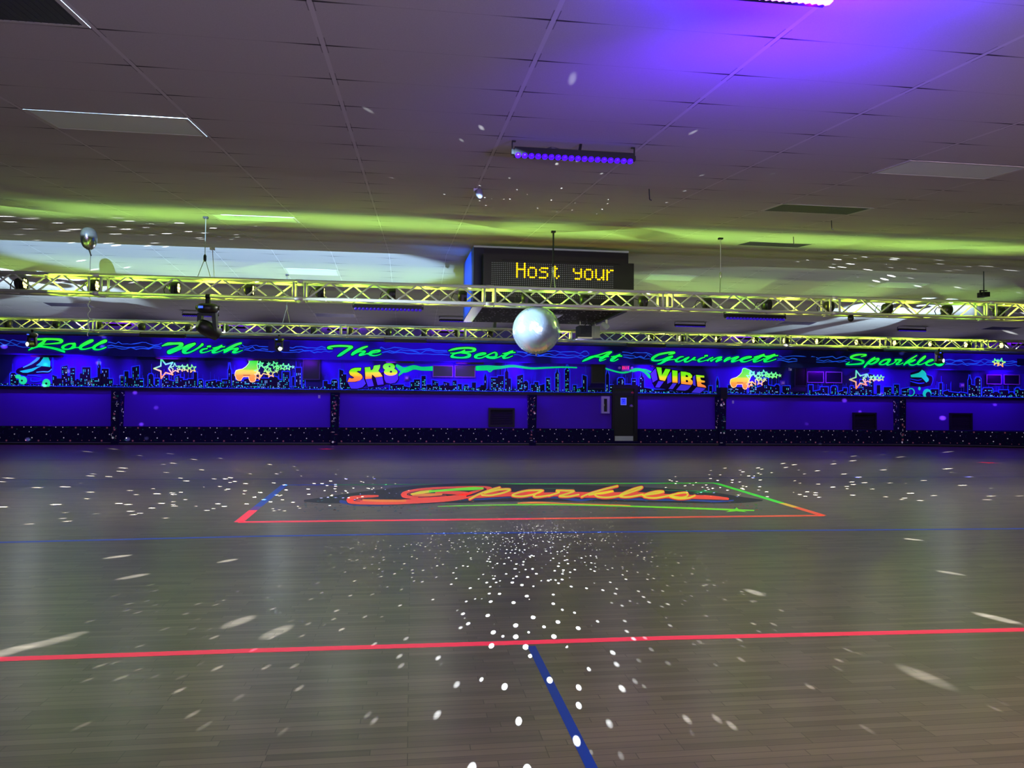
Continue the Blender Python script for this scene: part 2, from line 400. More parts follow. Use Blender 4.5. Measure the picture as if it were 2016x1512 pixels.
# fire extinguisher cabinet
cx = thing('extinguisher_cabinet', 'white extinguisher cabinet with slim dark window left of the exit door', 'cabinet', on_y(1192, 814, YW))
x0, x1, z0, z1 = rect(1184, 780, 1200, 814, YW - .1); m = MB()
m.box((x0, YW - .12, z0), (x1, YW, z0 + .07)); m.box((x0, YW - .12, z1 - .1), (x1, YW, z1)); m.box((x0, YW - .12, z0 + .07), (x0 + .1, YW, z1 - .1)); m.box((x1 - .1, YW - .12, z0 + .07), (x1, YW, z1 - .1)); obj('cabinet_body', m, mat('cabinet_white', (205, 195, 225), .5), cx)
m = MB(); m.box((x0 + .1, YW - .085, z0 + .07), (x1 - .1, YW - .06, z1 - .1)); obj('window_pane', m, mat('dark_glass', (30, 24, 44), .1), cx)
m = MB(); m.box((x0 + .085, YW - .145, (z0 + z1) / 2 - .05), (x0 + .115, YW - .12, (z0 + z1) / 2 + .03)); obj('latch', m, M_STEEL, cx)
# wall vents
for i, (a, b, c, d) in enumerate([(962, 803, 1013, 841), (1680, 812, 1726, 846), (1871, 813, 1915, 847)]):
    x0, x1, z0, z1 = rect(a, b, c, d, YW - .08); z0 = max(z0, .66)
    lab = ['square black wall vent with raised frame left of the pilaster beside the extinguisher cabinet', 'black wall vent left of the right-hand pilaster, under the star trail', 'black wall vent nearest the right end of the purple wall'][i]
    v = thing('wall_vent', lab, 'vent', ((x0 + x1) / 2, YW - .04, z0), 'black vents in the purple wall')
    m = MB(); t = .07
    m.box((x0, YW - .09, z0), (x1, YW, z0 + t)); m.box((x0, YW - .09, z1 - t), (x1, YW, z1)); m.box((x0, YW - .09, z0 + t), (x0 + t, YW, z1 - t)); m.box((x1 - t, YW - .09, z0 + t), (x1, YW, z1 - t)); obj('vent_frame', m, mat('vent_black', (26, 24, 34), .6), v)
    m = MB(); n = 9
    m.box((x0 + t, YW - .02, z0 + t), (x1 - t, YW, z1 - t))
    for j in range(n):
        zz = z0 + t + (z1 - z0 - 2 * t) * (j + .5) / n; m.hexa([(x0 + t, YW - .06, zz - .02), (x1 - t, YW - .06, zz - .02), (x1 - t, YW - .05, zz - .02), (x0 + t, YW - .05, zz - .02)], [(x0 + t, YW - .04, zz + .02), (x1 - t, YW - .04, zz + .02), (x1 - t, YW - .03, zz + .02), (x0 + t, YW - .03, zz + .02)])
    obj('vent_louvres', m, mat('vent_dark', (14, 13, 20), .7), v)
# switch plates
for (a, b), lab in (((628.5, 781), 'small white switch plate high on the purple wall left of the second pilaster'), ((1443, 791.5), 'small white switch plate high on the purple wall right of the exit-door side pilaster')):
    p = on_y(a, b, YW); m = MB(); m.box((p.x - .04, YW - .012, p.z - .06), (p.x + .04, YW, p.z + .06)); m.box((p.x - .012, YW - .022, p.z - .025), (p.x + .012, YW - .012, p.z + .025)); tag(obj('switch_plate', m, M_WHITE), lab, 'switch')

# ================================================================== mural
MY = YW - .03
mz0, mz1 = 2.066, 3.27
mural = thing('city_mural', 'long blue night-skyline mural with neon skates and stars above the purple wall', 'mural', (4, MY, mz0))
m = MB(); m.box((XL, MY, mz0), (XR, YW, mz1)); obj('mural_panel', m, M_MURAL, mural)
LED = lambda x: 760.5 + (x - 50) * .01165            # pixel height of the ledge along the wall
M_BLU = mat('blue_glow_paint', (40, 70, 235), .7, 0, .5, (20, 60, 255))
M_SKY = mat('skyline_black_paint', (8, 9, 30), .8)
M_WIN = mat('window_green_paint', (60, 235, 190), .7, 0, .55, (40, 235, 180)); M_WIN2 = mat('window_pale_paint', (170, 240, 250), .7, 0, .5, (150, 235, 250)); M_WIN3 = mat('window_blue_paint', (50, 130, 240), .7, 0, .35, (40, 110, 255))
BLD = [(20,32,734),(32,40,748),(103,112,738),(112,121,745),(121,133,719),(133,139,740),(138,148,724),(148,157,746),(157,164,735),(162,178,723),(178,192,742),(192,198,716),(198,201,735),(200,214,726),(214,222,746),(237,244,740),(245,253,731),(253,260,744),(260,274,720),(274,282,746),(292,302,736),(305,313,745),(318,332,738),(332,344,748),(344,354,738),(354,360,744),(360,370,748),(370,381,746),(381,388,733),(390,400,747),(405,425,748),(425,437,750),(437,449,747),(449,455,725),(456,463,736),(463,480,748),(480,492,744),(492,510,750),(510,530,745),(530,537,742),(537,547,740),(545,556,746),(556,570,732),(575,580,742),(582,593,724),(595,600,745),(637,645,750),(645,652,756),(652,665,747),(668,676,727),(676,682,737),(682,700,752),(768,795,757),(795,808,760),(808,815,752),(815,827,747),(830,838,740),(838,851,757),(851,863,748),(863,873,757),(873,885,751),(885,891,759),(891,899,749),(901,909,756),(912,923,757),(923,929,763),(929,937,753),(937,946,761),(946,953,758),(953,958,739),(966,980,743),(980,992,740),(994,1001,729),(1001,1006,745),(1018,1030,737),(1030,1040,750),(1045,1052,757),(1052,1060,752),(1060,1072,756),(1075,1083,744),(1093,1101,732),(1112,1121,725),(1128,1135,758),(1135,1147,762),(1147,1155,738),(1193,1199,734),(1200,1207,758),(1216,1229,744),(1229,1244,757),(1244,1252,746),(1252,1259,760),(1259,1268,740),(1268,1285,763),(1285,1320,767),(1320,1360,770),(1360,1394,771),(1396,1402,760),(1410,1415,748),(1433,1450,758),(1450,1470,762),(1475,1490,752),(1490,1500,760),(1500,1512,745),(1512,1525,758),(1525,1535,757),(1540,1555,760),(1592,1600,758),(1600,1615,768),(1615,1630,762),(1636,1648,760),(1648,1660,769),(1660,1668,764),(1674,1680,760),(1680,1693,764),(1693,1703,748),(1703,1710,760),(1710,1720,735),(1726,1733,758),(1740,1755,762),(1760,1770,757),(1775,1790,763),(1820,1833,768),(1833,1848,766),(1849,1855,754),(1857,1867,768),(1867,1890,771),(1890,1905,772),(1906,1912,745),(1912,1922,757),(1920,1931,743),(1934,1955,764),(1955,1967,771),(1967,1985,768),(1985,1997,772),(1998,2008,764),(2008,2030,768)]
SPIRE = {192: 8, 449: 10, 994: 8, 1093: 8, 1112: 6, 1193: 5, 1259: 8, 1906: 6, 953: 4, 1410: 5}
pa = Painter(plane_y(MY - .004)); pb = Painter(plane_y(MY - .008)); pw = Painter(plane_y(MY - .012)); pr = Painter(plane_y(MY - .003))
r_ = random.Random(3)
for x0, x1, t in BLD:
    b = LED((x0 + x1) / 2); st = r_.randint(0, 3); sl = r_.choice((0, 0, 0, 3, -3)) if x1 - x0 > 7 else 0
    top = [(x0, t + max(sl, 0)), (x1, t + max(-sl, 0))]
    if x0 in SPIRE: s_ = SPIRE[x0]; mid = (x0 + x1) / 2; top = [(x0, t + 4), (mid - 1.5, t + 1), (mid - .3, t - s_), (mid + .3, t - s_), (mid + 1.5, t + 1), (x1, t + 4)]
    elif st == 1 and x1 - x0 > 8: top = [(x0, t + 2.5), (x0 + 2, t + 2.5), (x0 + 2, t), (x1 - 2, t), (x1 - 2, t + 2.5), (x1, t + 2.5)]
    g = 1.5
    cx_ = (x0 + x1) / 2
    pa.poly([(x0 - g, b), *[(x + (g if x > cx_ else -g), y - g) for x, y in top], (x1 + g, b)])
    pb.poly([(x0, b), *top, (x1, b)])
    y = t + 4
    vert = r_.random() < .4
    while y < b - 2:
        x = x0 + 1.6
        while x < x1 - 2.2:
            if r_.random() < .42:
                hh = r_.uniform(2.4, 6) if vert else 1.7; hh = min(hh, b - 1 - y); ww = 1.1 if vert else r_.choice((1.6, 1.6, 2.8))
                pw.m.mi = r_.choice((0, 0, 0, 1, 1, 2)); pw.poly([(x, y), (x + ww, y), (x + ww, y + hh), (x, y + hh)])
            x += 3.3
        y += 6.5 if vert else 3.3
    for _ in range(2):                                     # thin painted light streaks rising behind the towers
        x = r_.uniform(x0, x1); h = r_.uniform(6, 20); pr.poly([(x - .35, t - h), (x + .35, t - h), (x + .5, t), (x - .5, t)])
for x in range(-60, 2080, 9):                              # ragged low rooftops and the water line
    y = LED(x); pb.poly([(x - 5, y), (x - 4, y - r_.uniform(2, 6)), (x + 4, y - r_.uniform(2, 6)), (x + 5, y)])
    for _ in range(3):
        pw.m.mi = r_.choice((0, 1, 2, 2)); xx = x + r_.uniform(-4, 4); yy = y - r_.uniform(1.5, 6); pw.poly([(xx, yy), (xx + 1.2, yy), (xx + 1.2, yy + 1.4), (xx, yy + 1.4)])
    pa.stroke([(x - 6, y - .3 - r_.random(), 1.2), (x + 6, y - .3 - r_.random(), 1.2)], k=1, caps=False)
pl = Painter(plane_y(MY - .014))
for x in range(-60, 2080, 11): pl.stroke([(x - 6, LED(x) - .6 - r_.random() * .8, .9), (x + 6, LED(x) - .6 - r_.random() * .8, .9)], k=1, caps=False)
def stuff(o): o['kind'] = 'stuff'; return o
sky = obj('painted_skyline', pb.m, M_SKY, mural, False); obj('painted_glow', pa.m, M_BLU, sky, False); stuff(obj('painted_windows', pw.m, [M_WIN, M_WIN2, M_WIN3], sky, False))
obj('painted_water_line', pl.m, M_BLU, sky, False)
stuff(obj('painted_light_streaks', pr.m, mat('streak_paint', (40, 50, 200), .7, 0, .12, (30, 60, 255)), sky, False))

zr = (2.2, 3.15)
def wz(x, y): return on_y(x, y, MY).z
RAIN = [(0, (255, 150, 40)), (.3, (255, 170, 40)), (.45, (250, 235, 40)), (.6, (120, 245, 0)), (1, (40, 250, 40))]
NEON = [(0, (255, 170, 90)), (.35, (255, 215, 120)), (.55, (150, 250, 120)), (1, (90, 250, 170))]
def skate(o, sc, body, slit, stars, label, nm):
    p = Painter(plane_y(MY - .022)); p.poly(body, o, sc); xs = [q[0] for q in body]; ys = [q[1] for q in body]; xm = o[0] + sum(xs) / len(xs) / sc
    z1 = wz(xm, o[1] + min(ys) / sc); z0 = wz(xm, o[1] + max(ys) / sc)
    b = obj('painted_roller_skate', p.m, grad(nm, z0, z1, RAIN, .8), mural, False, label)
    p = Painter(plane_y(MY - .018)); p.outline(body, 2.2, o, sc); obj('painted_outline', p.m, grad(nm + '_edge', z0, z1, [(0, (255, 215, 160)), (.5, (250, 245, 160)), (1, (170, 250, 150))], .75), b, False)
    p = Painter(plane_y(MY - .025)); p.poly(slit, o, sc); obj('painted_slit', p.m, M_SKY, b, False)
    p = Painter(plane_y(MY - .028))
    for x, y, r, f in stars: p.star(o[0] + x / sc, o[1] + y / sc, r / sc, 1.7, random.choice((80, 95, 100, 110)), f)
    obj('painted_star_trail', p.m, grad(nm + '_stars', z0, z1, NEON, .75), mural, False, 'neon stars trailing behind the skate')
skate((455, 700), 15.5, [(545,145),(680,150),(820,155),(800,200),(790,290),(800,380),(820,450),(780,520),(750,560),(740,640),(745,720),(720,780),(660,805),(590,790),(555,720),(540,640),(370,640),(330,690),(290,750),(240,755),(190,735),(155,690),(150,640),(120,600),(130,520),(160,460),(240,435),(350,415),(450,350),(530,260),(560,200)],
      [(360,588),(585,588),(585,603),(360,603)], [(900,270,95,0),(1150,255,75,1),(1330,285,110,0),(1420,360,70,0),(1580,345,105,0),(1740,350,95,0),(1890,350,62,1),(1385,470,80,1),(1210,550,125,0),(1090,410,120,0),(815,620,120,0),(945,455,240,0)], 'green to orange roller skate left of the pale star outline', 'paint_skate_left')
skate((1430, 715), 16.8, [(560,180),(620,175),(780,240),(760,330),(790,470),(740,560),(700,640),(690,700),(690,780),(660,840),(610,855),(560,820),(530,690),(350,690),(310,770),(240,800),(180,770),(150,700),(135,640),(150,550),(200,520),(350,470),(450,390),(520,310),(540,220)],
      [(345,640),(550,640),(550,655),(345,655)], [(850,340,95,0),(1080,330,75,1),(1240,340,115,0),(1350,400,70,0),(1270,535,85,1),(1480,400,105,0),(1620,400,95,0),(1770,410,70,1),(1130,610,125,0),(770,690,115,0),(870,510,230,0),(1050,430,115,0)], 'green to orange roller skate right of the VIBE lettering', 'paint_skate_right')
for nm, o, stars, lab, em in (('paint_trail_left', (295, 700), [(575,515,410,180),(1000,500,205,95),(1250,495,135,70),(1460,500,150,75),(1690,520,155,100)], 'five neon star outlines shrinking to the right, at the left', .8),
                       ('paint_trail_right', (1665, 720), [(530,550,370,180),(870,520,190,90),(1080,490,125,70),(1250,490,125,80),(1410,490,120,95)], 'five neon star outlines shrinking to the right, at the right', .6)):
    p = Painter(plane_y(MY - .022))
    for x, y, r, rot in stars: p.star(o[0] + x / 20.16, o[1] + y / 20.16, r / 20.16, 2.7 if r > 300 else 1.7, rot)
    obj('painted_star_trail', p.m, grad(nm, wz(o[0] + 30, o[1] + 42), wz(o[0] + 30, o[1] + 9), NEON, em), mural, False, lab)
# teal skates
M_TEAL = mat('teal_paint', (20, 225, 170), .7, 0, .6, (10, 225, 165)); M_TEAL2 = mat('dull_teal_paint', (20, 150, 130), .7, 0, .4); M_CYAN = mat('cyan_paint', (70, 200, 255), .7, 0, .55, (60, 190, 255)); M_NEONG = mat('neon_green_paint', (40, 250, 120), .7, 0, .7, (30, 250, 110)); M_HUB = mat('hub_paint', (5, 60, 40), .8)
o = (20, 695); s = 20.16
p = Painter(plane_y(MY - .018)); p.poly([(1120,120),(1520,120),(1590,250),(1600,480),(1660,600),(1630,720),(1540,800),(1000,820),(600,880),(380,840),(240,790),(235,700),(300,620),(480,550),(760,420),(980,250),(1090,140)], o, s)
sk = obj('painted_roller_skate', p.m, M_SKY, mural, False, 'dark roller skate with teal panels and green wheels at the left')
p = Painter(plane_y(MY - .022))
p.poly([(1340,150),(1500,130),(1590,330),(1590,560),(1480,540),(1250,520),(1030,490),(1180,380),(1280,240)], o, s); p.poly([(370,720),(600,670),(850,620),(1100,540),(1250,520),(1100,590),(900,720),(700,780),(500,780)], o, s); obj('painted_panels', p.m, M_TEAL, sk, False)
p = Painter(plane_y(MY - .022)); p.poly([(1110,130),(1200,150),(1150,240),(1050,330),(880,440),(700,520),(520,590),(500,560),(760,430),(980,260)], o, s); p.stroke([(1050,760,30),(1300,740,40),(1520,740,45),(1640,640,30)], o, s); obj('painted_laces', p.m, M_CYAN, sk, False)
p = Painter(plane_y(MY - .022))
for x, y, rx, ry in ((315, 935, 120, 85), (505, 1085, 165, 160), (1435, 1205, 165, 180)):
    p = Painter(plane_y(MY - .022 - .0003 * (x > 400))); p.disc(o[0] + x / s, o[1] + y / s, rx / s, ry / s); obj('painted_wheel', p.m, M_NEONG, sk, False)
for x, y, r in ((465, 1095, 2), (1430, 1215, 2.4)): p = Painter(plane_y(MY - .026)); p.disc(o[0] + x / s, o[1] + y / s, r); obj('painted_hub', p.m, M_HUB, sk, False)
p = Painter(plane_y(MY - .02)); p.stroke([(700,880,40),(950,890,50),(1230,930,50)], o, s); p.stroke([(830,1000,25),(850,1110,40),(1150,1110,40),(1230,1000,25)], o, s); p.stroke([(1680,130,40),(1700,400,50),(1690,600,50),(1660,760,30)], o, s); obj('painted_truck', p.m, M_BLU, sk, False)
o = (1780, 720); s = 21.6
p = Painter(plane_y(MY - .018)); p.poly([(280,300),(520,230),(740,165),(880,210),(960,330),(980,380),(1190,430),(1230,640),(1150,840),(800,900),(260,860)], o, s)
sk = obj('painted_roller_skate', p.m, M_SKY, mural, False, 'dark roller skate with teal panel, half hidden at the right')
p = Painter(plane_y(MY - .022)); p.poly([(280,390),(450,350),(620,300),(720,220),(750,170),(870,230),(940,330),(950,430),(1050,560),(1040,650),(940,715),(860,620),(740,500),(500,490),(290,490)], o, s); obj('painted_panels', p.m, M_TEAL, sk, False)
p = Painter(plane_y(MY - .022))
for st in ([(260,560,30),(450,600,30),(600,620,30),(740,580,20)], [(260,660,30),(450,710,45),(650,750,50),(850,730,30)], [(980,380,25),(1190,450,30),(1220,650,25),(1150,830,20)]): p.stroke(st, o, s)
obj('painted_laces', p.m, M_BLU, sk, False)
p = Painter(plane_y(MY - .022)); p.disc(o[0] + 980 / s, o[1] + 1185 / s, 185 / s, 200 / s); obj('painted_wheel', p.m, M_TEAL, sk, False); p = Painter(plane_y(MY - .022)); p.stroke([(210,1000,40),(330,970,45),(430,1080,45),(400,1220,40),(280,1280,45),(170,1240,30)], o, s); obj('painted_wheel', p.m, M_TEAL, sk, False); p = Painter(plane_y(MY - .022)); p.disc(o[0] + 650 / s, o[1] + 970 / s, 55 / s, 75 / s); obj('painted_toe_stop', p.m, M_TEAL, sk, False)
p = Painter(plane_y(MY - .026)); p.disc(o[0] + 1030 / s, o[1] + 1235 / s, 112 / s, 130 / s); obj('painted_hub', p.m, mat('hub_navy', (20, 20, 90), .8), sk, False)

# block lettering
def block(o, sc, fills, holes, sides, back, nm, label, ytop, ybot):
    xm = o[0] + 60; z0, z1 = wz(xm, ybot), wz(xm, ytop)
    p = Painter(plane_y(MY - .024)); [p.poly(f, o, sc) for f in fills]
    b = obj('painted_lettering', p.m, grad(nm, z0, z1, [(0, (255, 130, 60)), (.25, (255, 160, 40)), (.42, (250, 230, 30)), (.58, (130, 250, 0)), (1, (80, 250, 10))], .85), mural, False, label)
    p = Painter(plane_y(MY - .021)); [p.outline(f, 2.0, o, sc) for f in fills]; [p.poly(f, o, sc) for f in back]; obj('painted_outline', p.m, M_SKY, b, False)
    p = Painter(plane_y(MY - .023)); [p.poly(f, o, sc) for f in sides]; obj('painted_letter_sides', p.m, mat('violet_side_paint', (95, 75, 225), .7, 0, .35, (80, 60, 255)), b, False)
    p = Painter(plane_y(MY - .027)); [p.poly(f, o, sc) for f in holes]; obj('painted_letter_holes', p.m, M_SKY, b, False)
def ell(x, y, a, b, n=20, lo=0.0, hi=2 * PI): return [(x + a * math.cos(lo + (hi - lo) * i / n), y + b * math.sin(lo + (hi - lo) * i / n)) for i in range(n)]
block((675, 705), 15.5, [[(560,300),(540,390),(460,390),(415,410),(480,450),(560,500),(600,560),(590,620),(520,680),(380,720),(140,725),(195,600),(280,625),(350,600),(320,570),(230,520),(190,450),(200,390),(260,330),(360,300),(470,295)],
      [(670,285),(830,270),(850,380),(920,340),(950,230),(1140,205),(1130,290),(1080,390),(1150,460),(1210,560),(990,590),(890,490),(880,625),(690,640),(680,450)], ell(1405, 265, 185, 115), ell(1460, 425, 208, 112)],
      [ell(1425, 255, 28, 24), ell(1468, 415, 36, 32)], [[(140,735),(250,930),(430,935),(600,890),(700,780),(620,570),(600,640),(400,735)], [(690,645),(885,635),(945,850),(770,875)], [(1000,600),(1205,575),(1245,800),(1060,825)], [(1255,470),(1460,530),(1670,450),(1690,640),(1600,750),(1460,780),(1320,750),(1270,650)]],
      [[(100,735),(240,960),(430,965),(620,920),(730,800),(780,910),(980,880),(1060,860),(1270,830),(1330,780),(1460,810),(1620,770),(1710,650),(1690,440),(1250,420),(700,600)]], 'paint_sk_eight', 'block lettering SK8 in green to orange', 717, 751)
block((1275, 715), 16.8, [[(285,130),(455,150),(475,400),(595,185),(755,205),(570,590),(400,550)], [(815,235),(985,255),(990,650),(820,640)], [(1095,275),(1250,285),(1400,330),(1470,400),(1470,470),(1410,520),(1490,590),(1495,660),(1450,720),(1110,680)],
      [(1600,385),(1870,415),(1875,475),(1735,470),(1765,560),(1895,590),(1890,640),(1760,640),(1780,690),(1900,740),(1940,810),(1650,770)]],
      [[(1255,390),(1320,395),(1342,430),(1330,465),(1255,455)], [(1262,548),(1330,565),(1345,605),(1325,635),(1268,625)]],
      [[(265,165),(100,350),(170,640),(330,540)], [(360,590),(540,605),(390,810),(250,800)], [(785,270),(650,450),(650,680),(790,620)], [(830,665),(960,675),(830,860),(690,850)], [(1070,290),(1015,350),(1010,700),(1075,650)], [(1100,700),(1450,740),(1340,870),(1240,910),(940,890)], [(1570,390),(1500,450),(1500,720),(1590,760)], [(1620,790),(1920,840),(1730,990),(1450,970)]],
      [[(270,110),(770,185),(800,210),(1000,235),(1250,260),(1480,340),(1600,365),(1890,395),(1960,830),(1750,1010),(1420,990),(900,930),(640,880),(400,830),(240,820),(150,660),(75,345)]], 'paint_vibe', 'block lettering VIBE in green to orange', 722, 762)
# green lightning along the mural
M_BOLT = mat('lightning_paint', (0, 200, 60), .7, 0, .62, (0, 235, 130))
for o, group in (((760, 640), [[[(105,385,30),(170,425,52),(260,400,42),(340,412,36),(440,410,44)], [(120,475,14),(170,430,30),(230,412,20)]], [[(858,408,46),(960,404,48),(1080,400,30),(1200,388,24),(1370,408,20),(1500,404,17),(1660,398,14),(1800,402,12)], [(960,420,10),(980,440,12),(1010,420,8)]]]),
                 ((1100, 640), [[[(440,410,14),(600,450,16),(720,420,26),(800,432,26),(862,490,30)], [(700,440,10),(800,420,14),(870,445,18)]]])):
    for bolts in group:
        p = Painter(plane_y(MY - .016))
        for st in bolts: p.stroke(st, o, 4.8)
        obj('painted_lightning', p.m, M_BOLT, mural, False, 'mint green lightning bolt')

# dark openings in the mural wall (booth windows with sloping sills)
M_FRAME = mat('dark_frame', (44, 44, 66), .5); M_VOID = mat('dark_opening', (5, 4, 10), .4)
for n, (a, b, c, d, sill) in enumerate([(598, 707, 628, 746, 0), (1166, 717, 1190, 753, (1157, 1189, 765)), (1566, 725, 1587, 759, (1549, 1586, 771))], 1):
    x0, x1, z0, z1 = rect(a, b, c, d, MY - .05); m = MB(); t = .04
    m.box((x0 - t, MY - .06, z0 - t), (x0, MY, z1)); m.box((x1, MY - .06, z0 - t), (x1 + t, MY, z1)); m.box((x0, MY - .06, z0 - t), (x1, MY, z0)); m.mi = 1; m.box((x0, MY - .035, z0), (x1, MY, z1))
    if sill:
        e, f, g = sill; p0, p1 = on_y(e, g, MY - .3), on_y(f, g, MY - .3); m.mi = 0
        m.hexa([(p0.x, MY - .3, p0.z), (p1.x, MY - .3, p1.z), (x1, MY, p0.z), (x0, MY, p0.z)], [(p0.x, MY - .3, p0.z + .03), (p1.x, MY - .3, p0.z + .03), (x1, MY - .02, z0 - t), (x0, MY - .02, z0 - t)])
    struct('window_%d' % n, m, [M_FRAME, M_VOID])
# framed boards
for i, (a, b, c, d) in enumerate([(852, 719, 892, 743), (895, 719, 936, 743.5), (1589, 731, 1622, 754), (1625, 731.5, 1658, 754.5), (1942, 737, 1972, 757), (1976, 737, 2008, 757.5)]):
    x0, x1, z0, z1 = rect(a, b, c, d, MY - .05); t = .035
    lab = ['framed dark board on the mural, left one of the pair below the word Best', 'framed dark board on the mural, right one of the pair below the word Best', 'framed dark board beside the dark booth window with the right-hand sloping sill', 'framed violet board left of the right-hand star trail', 'framed dark board on the mural, left of the very last one at the right end', 'dark board in a pale frame, at the very right end of the mural'][i]
    v = thing('framed_board', lab, 'board', ((x0 + x1) / 2, MY, z0), 'framed boards on the mural')
    m = MB(); Q = MY - .0305; m.box((x0, MY - .06, z0), (x1, Q, z0 + t)); m.box((x0, MY - .06, z1 - t), (x1, Q, z1)); m.box((x0, MY - .06, z0 + t), (x0 + t, Q, z1 - t)); m.box((x1 - t, MY - .06, z0 + t), (x1, Q, z1 - t)); obj('frame', m, mat('pale_frame', (150, 110, 175), .5), v)
    m = MB(); m.box((x0 + t, MY - .045, z0 + t), (x1 - t, MY - .0305, z1 - t)); obj('board_face', m, mat('board_dark', (22, 16, 44), .3), v)
# exit sign, strobes, camera
ex = thing('exit_sign', 'red-lettered exit sign with two emergency lamps above the exit door', 'sign', on_y(1232, 731, MY))
x0, x1, z0, z1 = rect(1224, 719, 1240, 731, MY - .1); m = MB(); m.box((x0, MY - .1, z0), (x1, MY, z1)); obj('sign_housing', m, mat('sign_white', (150, 120, 170), .5), ex)
m = MB(); wd = (x1 - x0 - .05) / 4; zt, zb = z1 - .05, z1 - .16; yy = MY - .104
def seg(a, b, c, d): m.box((a, yy, min(b, d)), (c, MY - .1, max(b, d)))
for i in range(4):
    a = x0 + .025 + i * wd + .008; b = a + wd - .02; t = .016; zm = (zt + zb) / 2
    if i == 0: seg(a, zb, a + t, zt); seg(a, zt - t, b, zt); seg(a, zm - t / 2, b, zm + t / 2); seg(a, zb, b, zb + t)
    elif i == 1:
        for q in (1, -1): m.hexa([(a, yy, zm - q * (zm - zb)), (a + t, yy, zm - q * (zm - zb)), (a + t, MY - .1, zm - q * (zm - zb)), (a, MY - .1, zm - q * (zm - zb))], [(b - t, yy, zm + q * (zm - zb)), (b, yy, zm + q * (zm - zb)), (b, MY - .1, zm + q * (zm - zb)), (b - t, MY - .1, zm + q * (zm - zb))])
    elif i == 2: seg((a + b) / 2 - t / 2, zb, (a + b) / 2 + t / 2, zt)
    else: seg(a, zt - t, b, zt); seg((a + b) / 2 - t / 2, zb, (a + b) / 2 + t / 2, zt)
obj('exit_lettering', m, mat('exit_red', (255, 40, 90), .5, 0, 2.2, (255, 30, 80)), ex, label='glowing red EXIT letters')
for q in (x0 - .09, x1 + .09):
    m = MB(); m.lathe((q, MY - .02, z1 - .12), (0, -1, .2), [(0, .03), (.03, .05), (.09, .055), (.1, .045)], 12); obj('emergency_lamp', m, M_WHITE, ex)
for (a, b), lab in (((801, 744.5), 'white alarm strobe on the mural right of the SK8 lettering'), ((1540, 754), 'white alarm strobe on the mural right of the right-hand orange skate'), ((1893, 758.5), 'white alarm strobe on the mural right of the half-hidden teal skate')):
    p = on_y(a, b, MY); t = thing('alarm_strobe', lab, 'alarm', p); m = MB(); m.box((p.x - .1, MY - .04, p.z - .1), (p.x + .1, MY, p.z + .1)); obj('back_plate', m, mat('strobe_plate', (110, 80, 190), .5), t)
    m = MB(); m.box((p.x - .05, MY - .09, p.z - .05), (p.x + .05, MY - .04, p.z + .05)); obj('strobe_lens', m, M_WHITE, t)
p = on_y(1553, 728, MY); m = MB(); m.box((p.x - .04, MY - .16, p.z - .04), (p.x + .04, MY - .04, p.z + .04)); m.box((p.x - .02, MY - .05, p.z), (p.x + .02, MY, p.z + .08)); tag(obj('security_camera', m, M_WHITE), 'small white security camera beside the booth window above the right-hand skate', 'camera')

